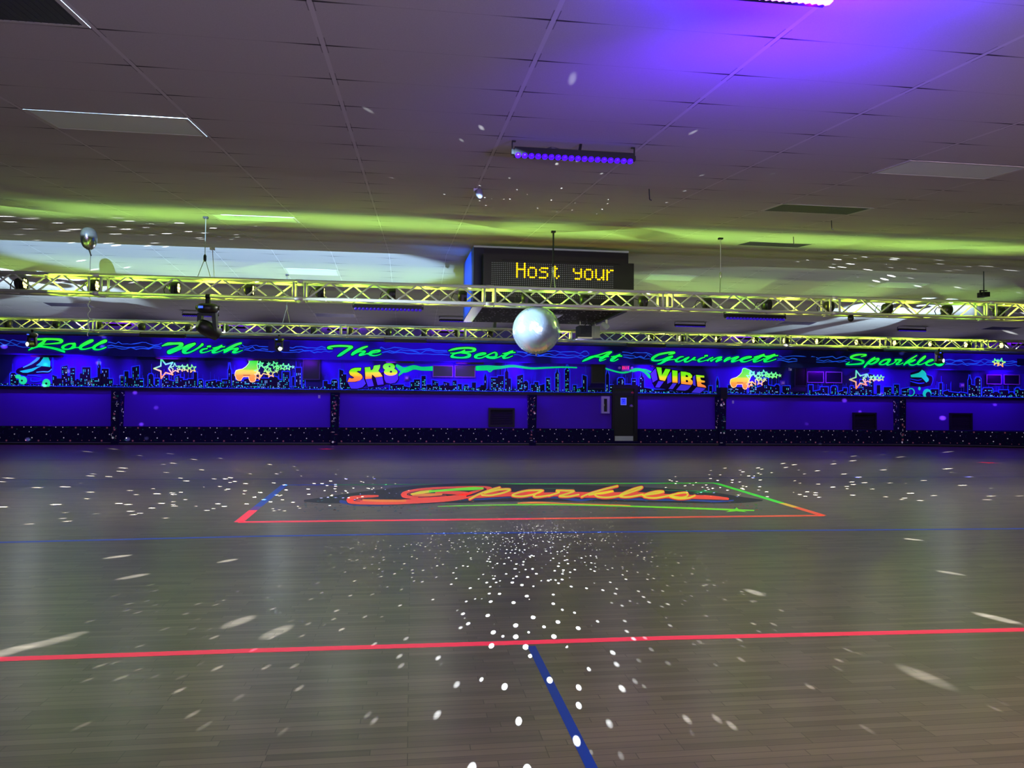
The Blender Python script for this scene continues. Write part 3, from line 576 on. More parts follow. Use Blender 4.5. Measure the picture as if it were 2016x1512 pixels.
# ================================================================== fascia with the painted words
BY = YW - .33
bz0, bz1 = on_y(1230, 718, BY).z, ceil_z(YW) - .025
fas = thing('painted_fascia', 'long blue fascia with green script words across the top of the far wall', 'fascia', (4, BY, bz0))
m = MB(); m.box((XL, BY, bz0), (XR, BY + .05, bz1)); m.box((XL, BY + .05, bz0 + .1), (XR, YW, bz1)); obj('fascia_board', m, M_BAN, fas)
WORDS = {
 'Roll': ((50, 655), 11.86, [[(290,155,50),(480,150,55),(650,150,50),(800,165,65),(850,195,75),(800,235,50),(650,255,35),(420,270,25)], [(470,160,60),(420,220,70),(330,290,85),(200,340,60),(80,405,26)], [(330,310,60),(500,335,50),(680,370,55),(820,410,60),(910,445,45)],
   [(1150,260,50),(1020,260,40),(900,310,60),(870,345,70),(920,385,45),(1040,375,35),(1130,320,90),(1150,270,60)], [(1040,375,30),(1150,350,25),(1260,345,30)], [(1260,350,40),(1400,285,30),(1540,210,45),(1570,180,50),(1500,190,55),(1350,270,60),(1290,330,75),(1290,375,55),(1380,385,35),(1500,360,30),(1580,335,30)],
   [(1580,340,40),(1720,275,30),(1860,215,45),(1885,185,50),(1820,195,55),(1670,280,60),(1600,340,75),(1610,380,55),(1700,395,35),(1800,375,30),(1885,340,25)]]),
 'With': ((310, 660), 11.86, [[(110,250,24),(240,205,70),(400,195,55),(540,195,65),(570,225,80),(480,290,70),(330,350,70),(260,395,85),(300,415,50),(420,370,40),(560,310,40),(720,240,60),(860,200,50)], [(870,200,55),(740,270,90),(640,340,100),(610,390,80),(680,415,45),(800,380,40),(960,290,45),(1050,215,60)],
   [(1160,310,30),(1060,330,45),(1010,375,60),(1030,405,40),(1130,395,25),(1280,340,20)], [(1170,265,40),(1230,258,50)], [(1500,240,40),(1430,290,70),(1330,350,80),(1290,395,60),(1340,410,35),(1450,380,25),(1560,330,25)], [(1290,300,20),(1420,280,35),(1570,268,25)],
   [(1950,185,45),(1840,220,60),(1700,290,70),(1590,360,75),(1560,400,40)], [(1590,390,40),(1720,330,35),(1850,310,45),(1880,315,45),(1820,360,60),(1760,395,45),(1820,410,35),(1920,380,25),(1985,350,18)]]),
 'The': ((630, 670), 14.93, [[(370,250,24),(260,240,45),(240,210,60),(350,180,60),(550,165,60),(780,170,60),(930,195,75),(900,225,80),(800,290,85),(680,370,90),(590,430,80),(520,465,35)], [(1390,180,40),(1280,215,70),(1120,290,80),(990,370,80),(940,420,60)], [(960,420,50),(1080,360,40),(1220,320,40),(1330,320,40),(1270,370,70),(1180,420,70),(1170,445,40),(1260,430,35),(1400,385,30)],
   [(1400,400,40),(1560,375,30),(1700,345,40),(1760,305,55),(1690,295,50),(1540,330,70),(1460,390,80),(1490,430,60),(1600,450,40),(1720,430,30),(1800,395,20)]]),
 'Best': ((880, 675), 14.4, [[(50,225,25),(160,190,60),(350,155,60),(600,145,60),(760,165,70),(790,200,80),(700,245,50),(560,255,45),(420,270,40)], [(500,210,40),(400,265,60),(250,290,40),(100,290,25)], [(420,285,40),(560,300,50),(650,340,80),(600,390,80),(450,420,50),(280,415,50),(150,395,70),(130,380,60),(190,320,50),(280,290,40)],
   [(880,365,25),(990,345,35),(1090,310,45),(1080,290,40),(980,295,50),(850,350,80),(800,395,80),(850,430,45),(960,430,40),(1080,385,40),(1200,330,40)], [(1200,330,40),(1330,275,40),(1390,290,60),(1400,340,80),(1370,390,50),(1250,400,40),(1120,390,40),(1180,425,40),(1320,440,40),(1450,410,35),(1560,360,35)],
   [(1860,230,40),(1780,270,70),(1670,340,80),(1600,400,80),(1620,435,45),(1730,420,35),(1860,370,25)], [(1580,305,25),(1720,285,40),(1930,270,35)]]),
 'At': ((1140, 680), 22.4, [[(160,700,50),(280,640,100),(450,570,110),(650,490,90),(850,430,70),(1100,350,60),(1300,290,60),(1430,290,60)], [(1420,300,60),(1280,390,120),(1120,490,130),(980,580,130),(920,650,100),(950,690,40),(1080,650,40),(1190,600,30)], [(430,520,30),(600,490,60),(850,510,60),(1100,510,60),(1310,490,40)],
   [(1800,400,60),(1680,470,100),(1540,560,130),(1430,630,130),(1410,680,60),(1550,690,50),(1720,610,50)], [(1420,500,40),(1600,480,60),(1880,470,60)]]),
 'Gwi': ((1275, 685), 15.5, [[(640,205,25),(740,180,50),(820,145,60),(740,135,60),(560,155,60),(350,200,65),(210,270,80),(140,340,85),(180,380,60),(320,385,50),(470,350,45),(620,290,50),(760,250,40)], [(750,265,60),(620,330,80),(500,410,80),(400,470,60),(310,490,30)], [(480,420,50),(640,370,40),(830,345,30)],
   [(1100,265,25),(1000,280,50),(900,340,65),(860,390,70),(920,420,50),(1030,390,40),(1160,320,40),(1260,285,40)], [(1240,300,50),(1160,360,65),(1130,410,60),(1200,425,45),(1310,380,40),(1420,310,55),(1450,295,40)], [(1430,300,50),(1370,350,40),(1480,370,25)],
   [(1750,280,25),(1640,315,50),(1550,375,65),(1570,415,50),(1680,405,30),(1820,365,30)], [(1750,240,45),(1820,235,50)], [(1990,290,35),(1900,330,50),(1830,385,50)]]),
 'nnett': ((1400, 685), 14.4, [[(0,365,60),(80,320,40),(200,270,40),(300,260,40),(220,320,70),(150,380,60)], [(150,385,40),(300,330,35)], [(540,265,30),(450,300,60),(380,370,60)], [(390,375,40),(520,320,35),(700,265,50),(780,255,40),(680,310,70),(590,375,70),(640,390,40),(740,360,30),(830,330,30)],
   [(840,345,30),(1000,305,30),(1140,260,40),(1080,245,40),(960,275,60),(850,340,80),(880,385,60),(980,390,35),(1100,350,30),(1220,300,30)], [(1500,185,40),(1400,235,80),(1280,310,90),(1210,370,70),(1250,400,35),(1400,350,30),(1500,300,30)], [(1220,260,30),(1350,235,40),(1520,225,40)],
   [(1800,190,50),(1700,240,90),(1580,310,90),(1510,370,70),(1560,395,35),(1700,365,30),(1840,315,25)], [(1530,245,40),(1700,230,50),(1890,215,30)]]),
 'Sparkles': ((1660, 690), 9.6, [[(340,118,15),(430,90,35),(380,75,25),(250,85,40),(150,120,40),(170,150,35),(300,175,35),(380,205,45),(350,245,40),(220,260,30),(60,262,25),(120,220,18)], [(600,130,20),(540,170,40),(460,240,45),(400,315,30)], [(500,220,30),(600,165,30),(670,160,40),(630,210,45),(540,255,30),(480,250,25)],
   [(880,170,35),(780,180,35),(700,230,40),(690,260,30),(760,265,25),(850,220,40),(890,175,30)], [(880,180,40),(830,250,45),(850,275,25),(930,250,18)], [(930,255,18),(1000,200,30),(980,175,25),(1050,175,35),(1100,180,30),(1040,230,40),(1000,260,25),(1060,265,18),(1130,235,18)],
   [(1390,95,20),(1300,150,35),(1200,220,40),(1150,270,30)], [(1200,240,25),(1330,185,30),(1360,180,25),(1290,215,30),(1240,225,25),(1260,265,35),(1330,275,25),(1420,240,20)], [(1420,240,20),(1530,150,25),(1555,105,25),(1500,140,35),(1420,220,40),(1410,260,30),(1470,265,22),(1560,225,20)],
   [(1560,240,20),(1650,210,20),(1700,180,30),(1660,175,28),(1590,215,40),(1570,260,40),(1640,280,25),(1730,245,20),(1800,205,20)], [(1800,205,25),(1850,195,25),(1860,240,40),(1820,270,30),(1740,250,20),(1790,285,25),(1860,280,22),(1910,240,12)]]),
}
def word(keys, label):
    pf = Painter(plane_y(BY - .012)); po = Painter(plane_y(BY - .008)); pg = Painter(plane_y(BY - .004))
    for k_ in keys:
        o, s, st = WORDS[k_]
        for q in st: pf.stroke(q, o, s); po.stroke(q, o, s, 1.15); pg.stroke(q, o, s, 2.6)
    x = WORDS[keys[0]][0][0] + 60; y0 = WORDS[keys[0]][0][1] + 6
    a = obj('painted_word', pf.m, grad('script_green', 3.28, 3.8, [(0, (0, 235, 120)), (.45, (10, 245, 80)), (1, (70, 250, 60))], .85), fas, False, label)
    obj('painted_outline', po.m, M_SKY, a, False); obj('painted_halo', pg.m, mat('halo_paint', (10, 60, 190), .8, 0, .12, (0, 80, 220)), a, False)
word(['Roll'], 'green script word Roll'); word(['With'], 'green script word With'); word(['The'], 'green script word The'); word(['Best'], 'green script word Best')
word(['At'], 'green script word At'); word(['Gwi', 'nnett'], 'long green script word before the last one'); word(['Sparkles'], 'last green script word, at the right')
r_ = random.Random(11); p = Painter(plane_y(BY - .003))
BM = lambda x: 684 + (x - 440) * .0195                     # middle line of the fascia in pixels
for x0, x1 in ((-40, 60), (205, 320), (470, 655), (745, 890), (1010, 1160), (1225, 1285), (1525, 1680), (1860, 2050)):
    for off, amp in ((-4, 3), (1, 3.5), (5, 2.5)):
        x = x0; pts = []
        while x < x1: pts.append((x, BM(x) + off + r_.uniform(-amp, amp), r_.uniform(.8, 2.0))); x += r_.uniform(5, 12)
        pts.append((x1, BM(x1) + off * .3, .6))
        p.stroke(pts, k=1, caps=False)
obj('painted_lightning', p.m, mat('blue_lightning_paint', (50, 110, 250), .7, 0, .5, (30, 100, 255)), fas, False, 'thin blue lightning between the words')
p = Painter(plane_y(BY - .012)); p.star(1960, 712.5, 6.2, 1.8, 105); p.star(1970.5, 714, 8.5, 2, 80); obj('painted_stars', p.m, grad('fascia_star', on_y(1966, 722, BY).z, on_y(1966, 705, BY).z, NEON, .8), fas, False, 'two neon star outlines')
for a, b, c, d in ((528, 671, 570, 692), (1570, 702, 1607, 716), (2003, 706, 2040, 720)):
    x0, x1, z0, z1 = rect(a, b, c, d, BY - .02); m = MB(); m.box((x0, BY - .02, z0), (x1, BY, z1)); obj('access_panel', m, mat('panel_navy', (26, 34, 92), .6), fas)

# ================================================================== floor tape and painted logo
def ground_line(pts, wid, z, m=None, mi=0):
    m = m or MB(); m.mi = mi
    for a, b in zip(pts, pts[1:]):
        a, b = Vector(a), Vector(b); n = Vector((-(b - a).y, (b - a).x, 0)).normalized() * wid / 2
        m.face([(a.x + n.x, a.y + n.y, z), (b.x + n.x, b.y + n.y, z), (b.x - n.x, b.y - n.y, z), (a.x - n.x, a.y - n.y, z)])
    return m
FP = lambda *l: [on_z(x, y) for x, y in l]
M_RED = mat('red_floor_tape', (255, 62, 92), .45, 0, .5, (255, 40, 84)); M_BLUE = mat('blue_floor_tape', (24, 78, 205), .45, 0, .10, (10, 70, 220)); M_BLUE2 = mat('deep_blue_floor_tape', (14, 64, 176), .45, 0, .06, (0, 60, 200)); M_GRN = mat('green_floor_paint', (70, 240, 70), .45, 0, .3, (50, 240, 50)); M_ORG = mat('coral_floor_paint', (255, 100, 75), .45, 0, .35, (255, 70, 55)); M_GD = mat('dull_green_floor_paint', (30, 150, 80), .45, 0, .14)
def tape(pts, wid, mt, lab):
    o = obj('floor_tape', ground_line(pts, wid, .0012), mt, None); return tag(o, lab, 'floor tape')
tape(FP((-300, 1309), (0, 1298), (500, 1281), (1000, 1266), (1300, 1256.5), (2016, 1239.7), (2300, 1233)), .078, M_RED, 'wide red tape line across the floor nearest the camera')
tape(FP((1046, 1272), (1165, 1512), (1290, 1770)), .052, M_BLUE2, 'blue tape line running from the near red line toward the camera')
tape(FP((-400, 1078), (0, 1068), (500, 1056), (900, 1050), (1500, 1045), (2016, 1041), (2300, 1039)), .10, M_BLUE, 'blue tape line across the floor just in front of the painted logo border')
tape(FP((-200, 945.5), (2300, 938)), .07, mat('faded_blue_tape', (45, 50, 140), .5), 'faint blue line across the floor behind the logo border')
tape(FP((-200, 907), (2300, 902)), .07, mat('faded_red_tape', (130, 50, 90), .5), 'faint red line across the floor nearest the far wall')
for (a, b), lab in (((642, 884), 'small red star mark on the floor near the far wall, left one'), ((1945, 911), 'small red star mark on the floor near the far wall, right one')):
    q = on_z(a, b); m = MB(); m.face([(q.x + (.32 if i % 2 == 0 else .13) * math.sin(i * PI / 5), q.y + (.32 if i % 2 == 0 else .13) * math.cos(i * PI / 5), .0012) for i in range(10)]); tag(obj('floor_star_mark', m, mat('floor_red_mark', (220, 40, 70), .5, 0, .4)), lab, 'floor marking')
logo = thing('floor_logo', 'painted floor logo with red script lettering inside a coloured border', 'floor marking', on_z(1000, 980))
def seg_line(name, pts, cols, wid):
    m = MB(); mats = []
    for i, (a, b, c) in enumerate(zip(pts, pts[1:], cols)): ground_line([a, b], wid, .0015, m, i); mats.append(c)
    obj(name, m, mats, logo)
def lerp(a, b, t): return (a[0] + (b[0] - a[0]) * t, a[1] + (b[1] - a[1]) * t)
A_, B_, C_, D_ = (470, 1028), (560, 955), (1408, 951), (1620, 1015)
M_VIO = mat('violet_floor_paint', (110, 70, 170), .45, 0, .15)
seg_line('border_line', FP(A_, lerp(A_, B_, .32), lerp(A_, B_, .42), B_), [M_RED, M_VIO, M_BLUE], .12)
seg_line('border_line', FP(B_, lerp(B_, C_, .12), lerp(B_, C_, .5), C_), [M_BLUE, M_GD, M_GRN], .12)
seg_line('border_line', FP(C_, lerp(C_, D_, .62), lerp(C_, D_, .75), D_), [M_GRN, mat('amber_floor_paint', (240, 190, 70), .45, 0, .3), M_ORG], .12)
seg_line('border_line', FP(D_, lerp(D_, A_, .5), A_), [M_ORG, M_RED], .12)
fz_ = .0016
def fpaint(name, mt, z, strokes, par=None, label=None, disc=True):
    p = Painter(plane_z(z))
    for o, s, q in strokes: p.stroke(q, o, s)
    return obj(name, p.m, mt, par or logo, False, label)
R5, R6 = ((640, 930), 4.8), ((1040, 930), 4.58)
halo = fpaint('spray_shadow', mat('navy_floor_paint', (26, 24, 52), .5), .0016, [((0, 0), 1, [(600, 986, 4), (650, 984, 14), (720, 978, 22), (800, 973, 30), (900, 971, 38), (1000, 970, 34), (1150, 971, 32), (1300, 975, 28), (1400, 980, 22), (1460, 984, 12), (1500, 985, 3)])])
p = Painter(plane_z(.0017)); r_ = random.Random(5)
for _ in range(420):
    x = r_.gauss(0, 1); x = r_.uniform(600, 1500); y = 1000 + r_.gauss(0, 6) if r_.random() < .75 else 982 + r_.gauss(0, 9)
    if y > 1013 or y < 950 or (975 > y and 650 < x < 1450): continue
    p.m.mi = r_.choice((0, 0, 1, 2)) if x > 800 else r_.choice((1, 1, 3)); p.disc(x, y, r_.uniform(1, 4), r_.uniform(.3, .8), 6)
obj('spray_speckles', p.m, [mat('speck_green', (60, 170, 70), .5), mat('speck_teal', (50, 110, 130), .5), mat('speck_orange', (190, 100, 60), .5), mat('speck_brown', (90, 45, 40), .5)], logo, False)
fpaint('blue_underline', mat('royal_floor_paint', (30, 70, 190), .5, 0, .08), .0019, [(*R5, [(150,275,30),(300,300,30),(600,300,30),(900,275,26),(1200,255,22),(1500,245,28),(1700,232,22),(2016,228,20)]), (*R6, [(0,222,22),(250,224,24),(400,244,24),(500,250,20),(640,232,18),(900,240,18),(1200,248,18),(1500,252,18),(1700,262,16),(1850,252,10)])])
swash = [(*R5, [(500,222,14),(360,232,34),(230,258,54),(300,280,40),(600,284,40),(900,268,46),(1150,250,50),(1320,225,50),(1340,205,44),(1200,192,30),(1050,190,20)]), (*R5, [(1140,222,20),(1000,236,22),(820,236,26),(735,212,40),(830,178,34),(1020,155,28),(1300,142,22),(1500,140,20),(1570,150,16),(1480,172,24),(1370,200,34)])]
body = [(*R5, [(1330,240,14),(1480,216,48),(1700,208,40),(1900,205,36),(2030,203,34)]), (*R6, [(0,200,34),(250,198,36),(430,200,46),(560,204,50),(700,204,46),(900,200,46),(1040,202,42),(1200,212,40),(1450,220,36),(1650,226,34),(1800,238,20)])]
ol = fpaint('logo_outline', mat('logo_navy', (20, 16, 60), .5), .0022, [(o, s, [(x, y, w_ + 14) for x, y, w_ in q]) for o, s, q in swash + body])
lt = fpaint('logo_lettering', mat('logo_red_paint', (250, 84, 66), .45, 0, .3, (255, 60, 50)), .0026, swash + body, None, 'red and yellow script lettering')
fpaint('logo_inner_line', mat('logo_navy', (20, 16, 60), .5), .0029, [(*R5, [(480,238,5),(360,244,8),(270,262,9),(330,272,6)]), (*R5, [(860,222,4),(775,208,8),(850,184,9),(1040,164,8),(1300,150,6),(1510,147,7)]), (*R5, [(1340,225,12),(1430,198,18),(1520,160,16)]), (*R5, [(880,236,6),(1040,228,8),(1150,218,8)])])
M_YEL = mat('logo_yellow_paint', (235, 225, 60), .45, 0, .3); M_LIM = mat('logo_lime_paint', (120, 240, 40), .45, 0, .32); M_AMB = mat('logo_amber_paint', (255, 140, 60), .45, 0, .3)
fpaint('logo_amber', M_AMB, .003, [(*R5, [(830,212,20),(980,212,26),(1100,205,18)]), (*R5, [(360,262,16),(520,268,22),(760,268,18)])])
fpaint('logo_yellow', M_YEL, .0032, [(*R5, [(815,206,14),(900,190,26),(1000,178,24)])]); fpaint('logo_lime', M_LIM, .0034, [(*R5, [(990,180,20),(1120,170,20),(1260,160,24),(1400,153,30),(1490,150,18)])])
# the seven small letters, in the same hand as the word on the fascia
def small(pts): return [(925 + (x - 400) * (1368 - 925) / 1510, 956.5 + (y - 95) * 22.5 / 180 + (x - 1000) * .0018, 0) for x, y, *_ in pts]
st7 = WORDS['Sparkles'][2][1:]
p = Painter(plane_z(.0031)); p2 = Painter(plane_z(.0033)); p3 = Painter(plane_z(.0024))
for q in st7:
    a = small(q); p3.stroke([(x, y, 8.2) for x, y, _ in a]); p.stroke([(x, y, 6.4) for x, y, _ in a]); p2.stroke([(x, y - .5, 3.3) for x, y, _ in a])
obj('letter_shadow', p3.m, mat('logo_navy', 0), lt, False); obj('letter_outline', p.m, mat('logo_red_paint', 0), lt, False); obj('letter_fill', p2.m, M_YEL, lt, False)
fpaint('arrow_line', M_LIM, .002, [((0, 0), 1, [(862, 997, .8), (960, 994.5, 1.6), (1100, 993.5, 2.1), (1250, 997, 2.5), (1400, 1002, 3.1), (1484, 1005, 2.0)])])
fpaint('arrow_line', M_GD, .002, [((0, 0), 1, [(1040, 961.5, .7), (1130, 962, .9)]), ((0, 0), 1, [(1282, 964.5, .8), (1380, 967, 1.6), (1415, 968.5, 1)])])
fpaint('arrow_line', M_AMB, .0022, [((0, 0), 1, [(1020, 990.5, 1.5), (1060, 989.5, 3.2), (1110, 991, 1.6), (1240, 995, 2.0)])])
for x, y, s_, mt in ((1450, 1004, 21, M_LIM), (1385, 967, 21, M_GD)):
    p = Painter(plane_z(.0024)); p.poly([(x - s_, y + 4.2), (x - s_ * .55, y + .5), (x - s_ * .7, y - .8), (x - 3, y - 1), (x, y - 5), (x + 4, y - 1.2), (x + s_ * .8, y - .3), (x + s_ * .5, y + 1), (x + s_, y + 4.4), (x, y + 2.2)]); obj('arrow_star', p.m, mt, logo, False)

# ================================================================== trusses
def truss(name, label, Y, zt, zb, xref, x0, x1, sec, joints, where):
    h = (zt - zb) / 2; cz = (zt + zb) / 2; r = .026; hw = h - r
    t = thing('lighting_truss', label, 'truss', ((x0 + x1) / 2, Y + h, cz))
    ys = (Y + r, Y + 2 * h - r); zs = (zb + r, zt - r)
    for y in ys:
        for z in zs: obj('chord', MB().tube((x0, y, z), (x1, y, z), r, 12), M_ALU, t)
    k = math.floor((x0 - xref) / sec)
    while xref + k * sec < x1:
        a = xref + k * sec; b = a + sec; a_, b_ = max(a, x0), min(b, x1); n = 8
        faces = [[(None, ys[0])], [(None, ys[1])]]
        e = .12; st = (sec - 2 * e) / n
        for fi in range(4):
            m = MB(); flip = fi % 2
            for j in range(n):
                xa, xb = a + e + j * st, a + e + (j + 1) * st
                if xa < x0 or xb > x1: continue
                u, v = ((0, 1) if (j + flip) % 2 == 0 else (1, 0))
                if fi < 2: m.tube((xa, ys[fi], zs[u]), (xb, ys[fi], zs[v]), .0135, 6)
                else: m.tube((xa, ys[u], zs[fi - 2]), (xb, ys[v], zs[fi - 2]), .0135, 6)
            if m.b.verts: obj('lacing', m, M_ALU, t)
            else: m.b.free()
        if x0 < a - .1 and a + .1 < x1:
            m = MB()
            for dxx in (-.085, .085):
                for y in ys: m.tube((a + dxx, y, zs[0]), (a + dxx, y, zs[1]), .019, 8)
                for z in zs: m.tube((a + dxx, ys[0], z), (a + dxx, ys[1], z), .014, 8)
            for y in ys:
                for z in zs: m.tube((a - .06, y, z), (a + .06, y, z), r + .006, 10)
            obj('section_joint', m, M_ALU, t)
        k += 1
    return t
T1Y, T1T, T1B, T2Y, T2T, T2B = 11.6, 3.446, 3.128, 18.4, 3.491, 3.187
truss('near', 'nearer aluminium box truss spanning the rink, lit yellow green', T1Y, T1T, T1B, -4.67, -7.6, 12.6, 2.935, None, 'near')
truss('far', 'farther aluminium box truss in front of the painted fascia', T2Y, T2T, T2B, -7.44, -11.6, 18.9, 2.885, None, 'far')
# truss hangers
for i, (px, py, Y, zt) in enumerate([(402, 415, T1Y, T1T), (1089, 447, T1Y, T1T), (1419, 490, T1Y, T1T), (565, 600, T2Y, T2T), (975, 606, T2Y, T2T), (1190, 626, T2Y, T2T), (398 - 400, 450, T1Y, T1T)][:6]):
    q = on_y(px, 560, Y + .15); x = q.x; zc = ceil_z(Y + .15); yc = Y + .16
    lab = ['wire hanger holding the near truss above the left moving head', 'thick black cable and wire hanger in front of the message sign', 'wire hanger holding the near truss right of the message sign', 'wire hanger holding the far truss left of the soffit', 'strap hanger holding the far truss below the left of the soffit', 'wire hanger holding the far truss right of the black effect light'][i]
    hg = thing('truss_hanger', lab, 'hanger', (x, yc, zt), 'truss hangers')
    zs_ = zt + .32 * (zc - zt)
    if i == 4: obj('strap', MB().box((x - .035, yc - .01, zt), (x + .035, yc + .01, zt + .5)), mat('grey_strap', (110, 120, 110), .7), hg)
    obj('wire', MB().tube((x, yc, zs_), (x, yc, zc), .014 if i == 1 else .006, 6), M_DARK if i == 1 else M_STEEL, hg)
    obj('bridle', MB().tube((x, yc, zs_), (x - .07, yc - .13, zt - .02), .006, 6).tube((x, yc, zs_), (x + .07, yc + .13, zt - .02), .006, 6), M_STEEL, hg)
    obj('shackle', MB().lathe((x, yc, zs_ - .05), (0, 0, 1), [(0, .012), (.02, .022), (.09, .022), (.11, .01)], 10), M_DARK if i == 0 else M_STEEL, hg)
    obj('ceiling_plate', MB().box((x - .035, yc - .03, zc - .03), (x + .035, yc + .03, zc + .0)), M_DARK, hg)

# LED par cans inside the trusses
YG = [(.60, 1, .05), (.76, 1, .06), (.48, 1, .05), (.86, 1, .08)]; UG = (.48, 1, .2)
def par(Y, z, x, d, label, group):
    t = thing('par_light', label, 'stage light', (x, Y, z), group)
    m = MB().lathe((x - d * .07, Y, z), (d, 0, 0), [(0, .03), (.01, .07), (.05, .088), (.13, .092), (.14, .092), (.14, .084), (.125, .082)], 20); obj('housing', m, M_DPLAS, t)
    m = MB(); m.disc((x + d * .062, Y, z), (d, 0, 0), .024, 10)
    for i in range(6): m.disc((x + d * .062, Y + .052 * math.cos(i * PI / 3), z + .052 * math.sin(i * PI / 3)), (d, 0, 0), .022, 10)
    obj('led_lenses', m, M_LENS, t)
    m = MB()
    for s_ in (-1, 1): m.box((x - .02, Y + s_ * .1 - .004, z - .1), (x + .02, Y + s_ * .1 + .004, z + .012)); m.tube((x, Y + s_ * .088, z), (x, Y + s_ * .108, z), .012, 8)
    m.box((x - .02, Y - .1, z - .112), (x + .02, Y + .1, z - .1)); obj('yoke', m, M_DPLAS, t)
    pts = [(x - d * .06, Y + .02, z + .02), (x - d * .13, Y + .05, z + .05), (x - d * .17, Y + .06, z - .02), (x - d * .15, Y + .04, z - .1), (x - d * .22, Y + .05, z - .118)]
    obj('cable', MB().path([Vector(a) for a in pts], .006, 5), M_DARK, t)
    return t
NEAR = [40, 182, 343, 490, 630, 770, 910, 1035, 1150, 1265, 1390, 1508, 1630, 1745, 1862, 1965]
FAR = [16, 112, 197, 280, 372, 445, 530, 618, 690, 765, 835, 900, 965, 1145, 1282, 1342, 1414, 1488, 1548, 1612, 1690, 1765, 1835, 1905, 1975]
proto = None
zp1, zp2 = T1B + .155, T2B + .15
for i, px in enumerate(NEAR):
    x = on_y(px, 580, T1Y + .16).x; lab = 'black LED par light inside the near truss, %s from its left end' % ORDS[i]
    if proto is None: proto = par(T1Y + .16, zp1, x, 1, lab, 'par lights in the near truss'); px0 = x
    else: dup(proto, (x - px0, 0, 0), lab)
    cl = YG[i % 4] if i > 7 else YG[(i * 2) % 3]
    light('SPOT', 'par_beam', (x + .1, T1Y + .16, zp1), 52, cl, (x + 3, T1Y + .16, zp1 + .02), spot_size=math.radians(75), spot_blend=.8, shadow_soft_size=.0)
    light('POINT', 'lacing_fill', (x + .52, T1Y + .16, zp1), 5, cl, shadow_soft_size=.0)  # extra point added between cans to brighten the lacing
    light('SPOT', 'par_uplight', (x + .1, T1Y + .16, zp1 + .1), 34, UG, (x + .15, T1Y + .0, zp1 + 3), spot_size=math.radians(120), spot_blend=.9, shadow_soft_size=.0)
proto = None
for i, px in enumerate(FAR):
    x = on_y(px, 660, T2Y + .15).x; lab = 'black LED par light inside the far truss, %s from its left end' % ORDS[i]
    if proto is None: proto = par(T2Y + .15, zp2, x, -1, lab, 'par lights in the far truss'); px0 = x
    else: dup(proto, (x - px0, 0, 0), lab)
    cl = YG[(i * 3) % 4]
    light('SPOT', 'par_beam', (x - .1, T2Y + .15, zp2), 58, cl, (x - 3, T2Y + .15, zp2 + .02), spot_size=math.radians(75), spot_blend=.8, shadow_soft_size=.0)
    light('POINT', 'lacing_fill', (x - .45, T2Y + .15, zp2), 5, cl, shadow_soft_size=.0)  # same added point to brighten the far truss lacing
    if i % 2 == 0: light('SPOT', 'par_uplight', (x - .1, T2Y + .15, zp2 + .1), 30, UG, (x - .15, T2Y - .3, zp2 + 3), spot_size=math.radians(110), spot_blend=.8, shadow_soft_size=.0)

# ================================================================== black-light bars
def bar(c, L, label, hang, hot=0, group='black light bars', tilt=.25, lit=True):
    """c = centre of the bar; hang = height above it where the brackets meet ceiling or truss"""
    x, Y, z = c; t = thing('black_light_bar', label, 'light bar', (x, Y, z), group)
    m = MB(); m.box((x - L / 2, Y - .035, z - .035), (x + L / 2, Y + .035, z + .04)); m.box((x - L / 2 - .025, Y - .02, z - .02), (x - L / 2, Y + .02, z + .02)); m.box((x + L / 2, Y - .02, z - .02), (x + L / 2 + .025, Y + .02, z + .02)); obj('housing', m, M_DARK, t)
    m = MB(); n = 18
    if lit:
        for i in range(n):
            xx = x - L / 2 + L * (i + .5) / n; m.lathe((xx, Y - .028, z - .028), (0, -.6, -1), [(0, .026), (.015, .026), (.024, .016)], 8)
        obj('led_row', m, M_UVHOT if hot == 1 else M_UVDIM if hot == 2 else M_UVLED, t)
    else: m.b.free()
    for s_ in (-1, 1):
        xx = x + s_ * (L / 2 + .018); obj('bracket', MB().box((xx - .004, Y - .01, z - .01), (xx + .004, Y + .01, z + hang)).box((xx - .03 if s_ > 0 else xx - .004, Y - .012, z + hang - .008), (xx + .004 if s_ > 0 else xx + .03, Y + .012, z + hang)), M_DARK, t)
    return t
p = on_c1(1130, 283); z = ceil_z(p.y)
b0 = bar((p.x + .0, p.y, z - .105), 1.05, 'black light bar with violet LEDs on the ceiling above the message sign', .1)
m = MB().tube((p.x + .05, p.y, z - .07), (p.x + .06, p.y, z), .012, 6); obj('power_cord', m, M_DARK, b0)
m = MB().path([Vector((p.x - .25, p.y, z - .065)), Vector((p.x - .2, p.y - .01, z - .05)), Vector((p.x - .12, p.y, z - .062)), Vector((p.x - .02, p.y, z - .06))], .008, 6); obj('power_cord', m, M_DARK, b0)
p = on_c1(1512, -64); z = ceil_z(p.y)
bar((p.x, p.y, z - .105), .56, 'glaring pink-white black light bar at the top edge of the photo', .1, 1)
UVG = (.065, 0, 1)
for q, e in ((-.22, 26), (.22, 34)): light('SPOT', 'black_light_glow', (p.x + q, p.y + .02, z - .17), e, UVG, (p.x + q, p.y + .1, z + 1), spot_size=math.radians(172), spot_blend=.4, shadow_soft_size=.0)
light('SPOT', 'black_light_glow', (p.x + .5, p.y + .1, z - .5), 90, UVG, (p.x + .5, p.y + .5, z + .6), spot_size=math.radians(164), spot_blend=.6, shadow_soft_size=.02)
light('SPOT', 'black_light_glow', (p.x + .3, p.y + .4, z - .8), 170, (.10, 0, 1), (p.x + .9, p.y + 3.0, z + .6), spot_size=math.radians(130), spot_blend=.9, shadow_soft_size=.02)
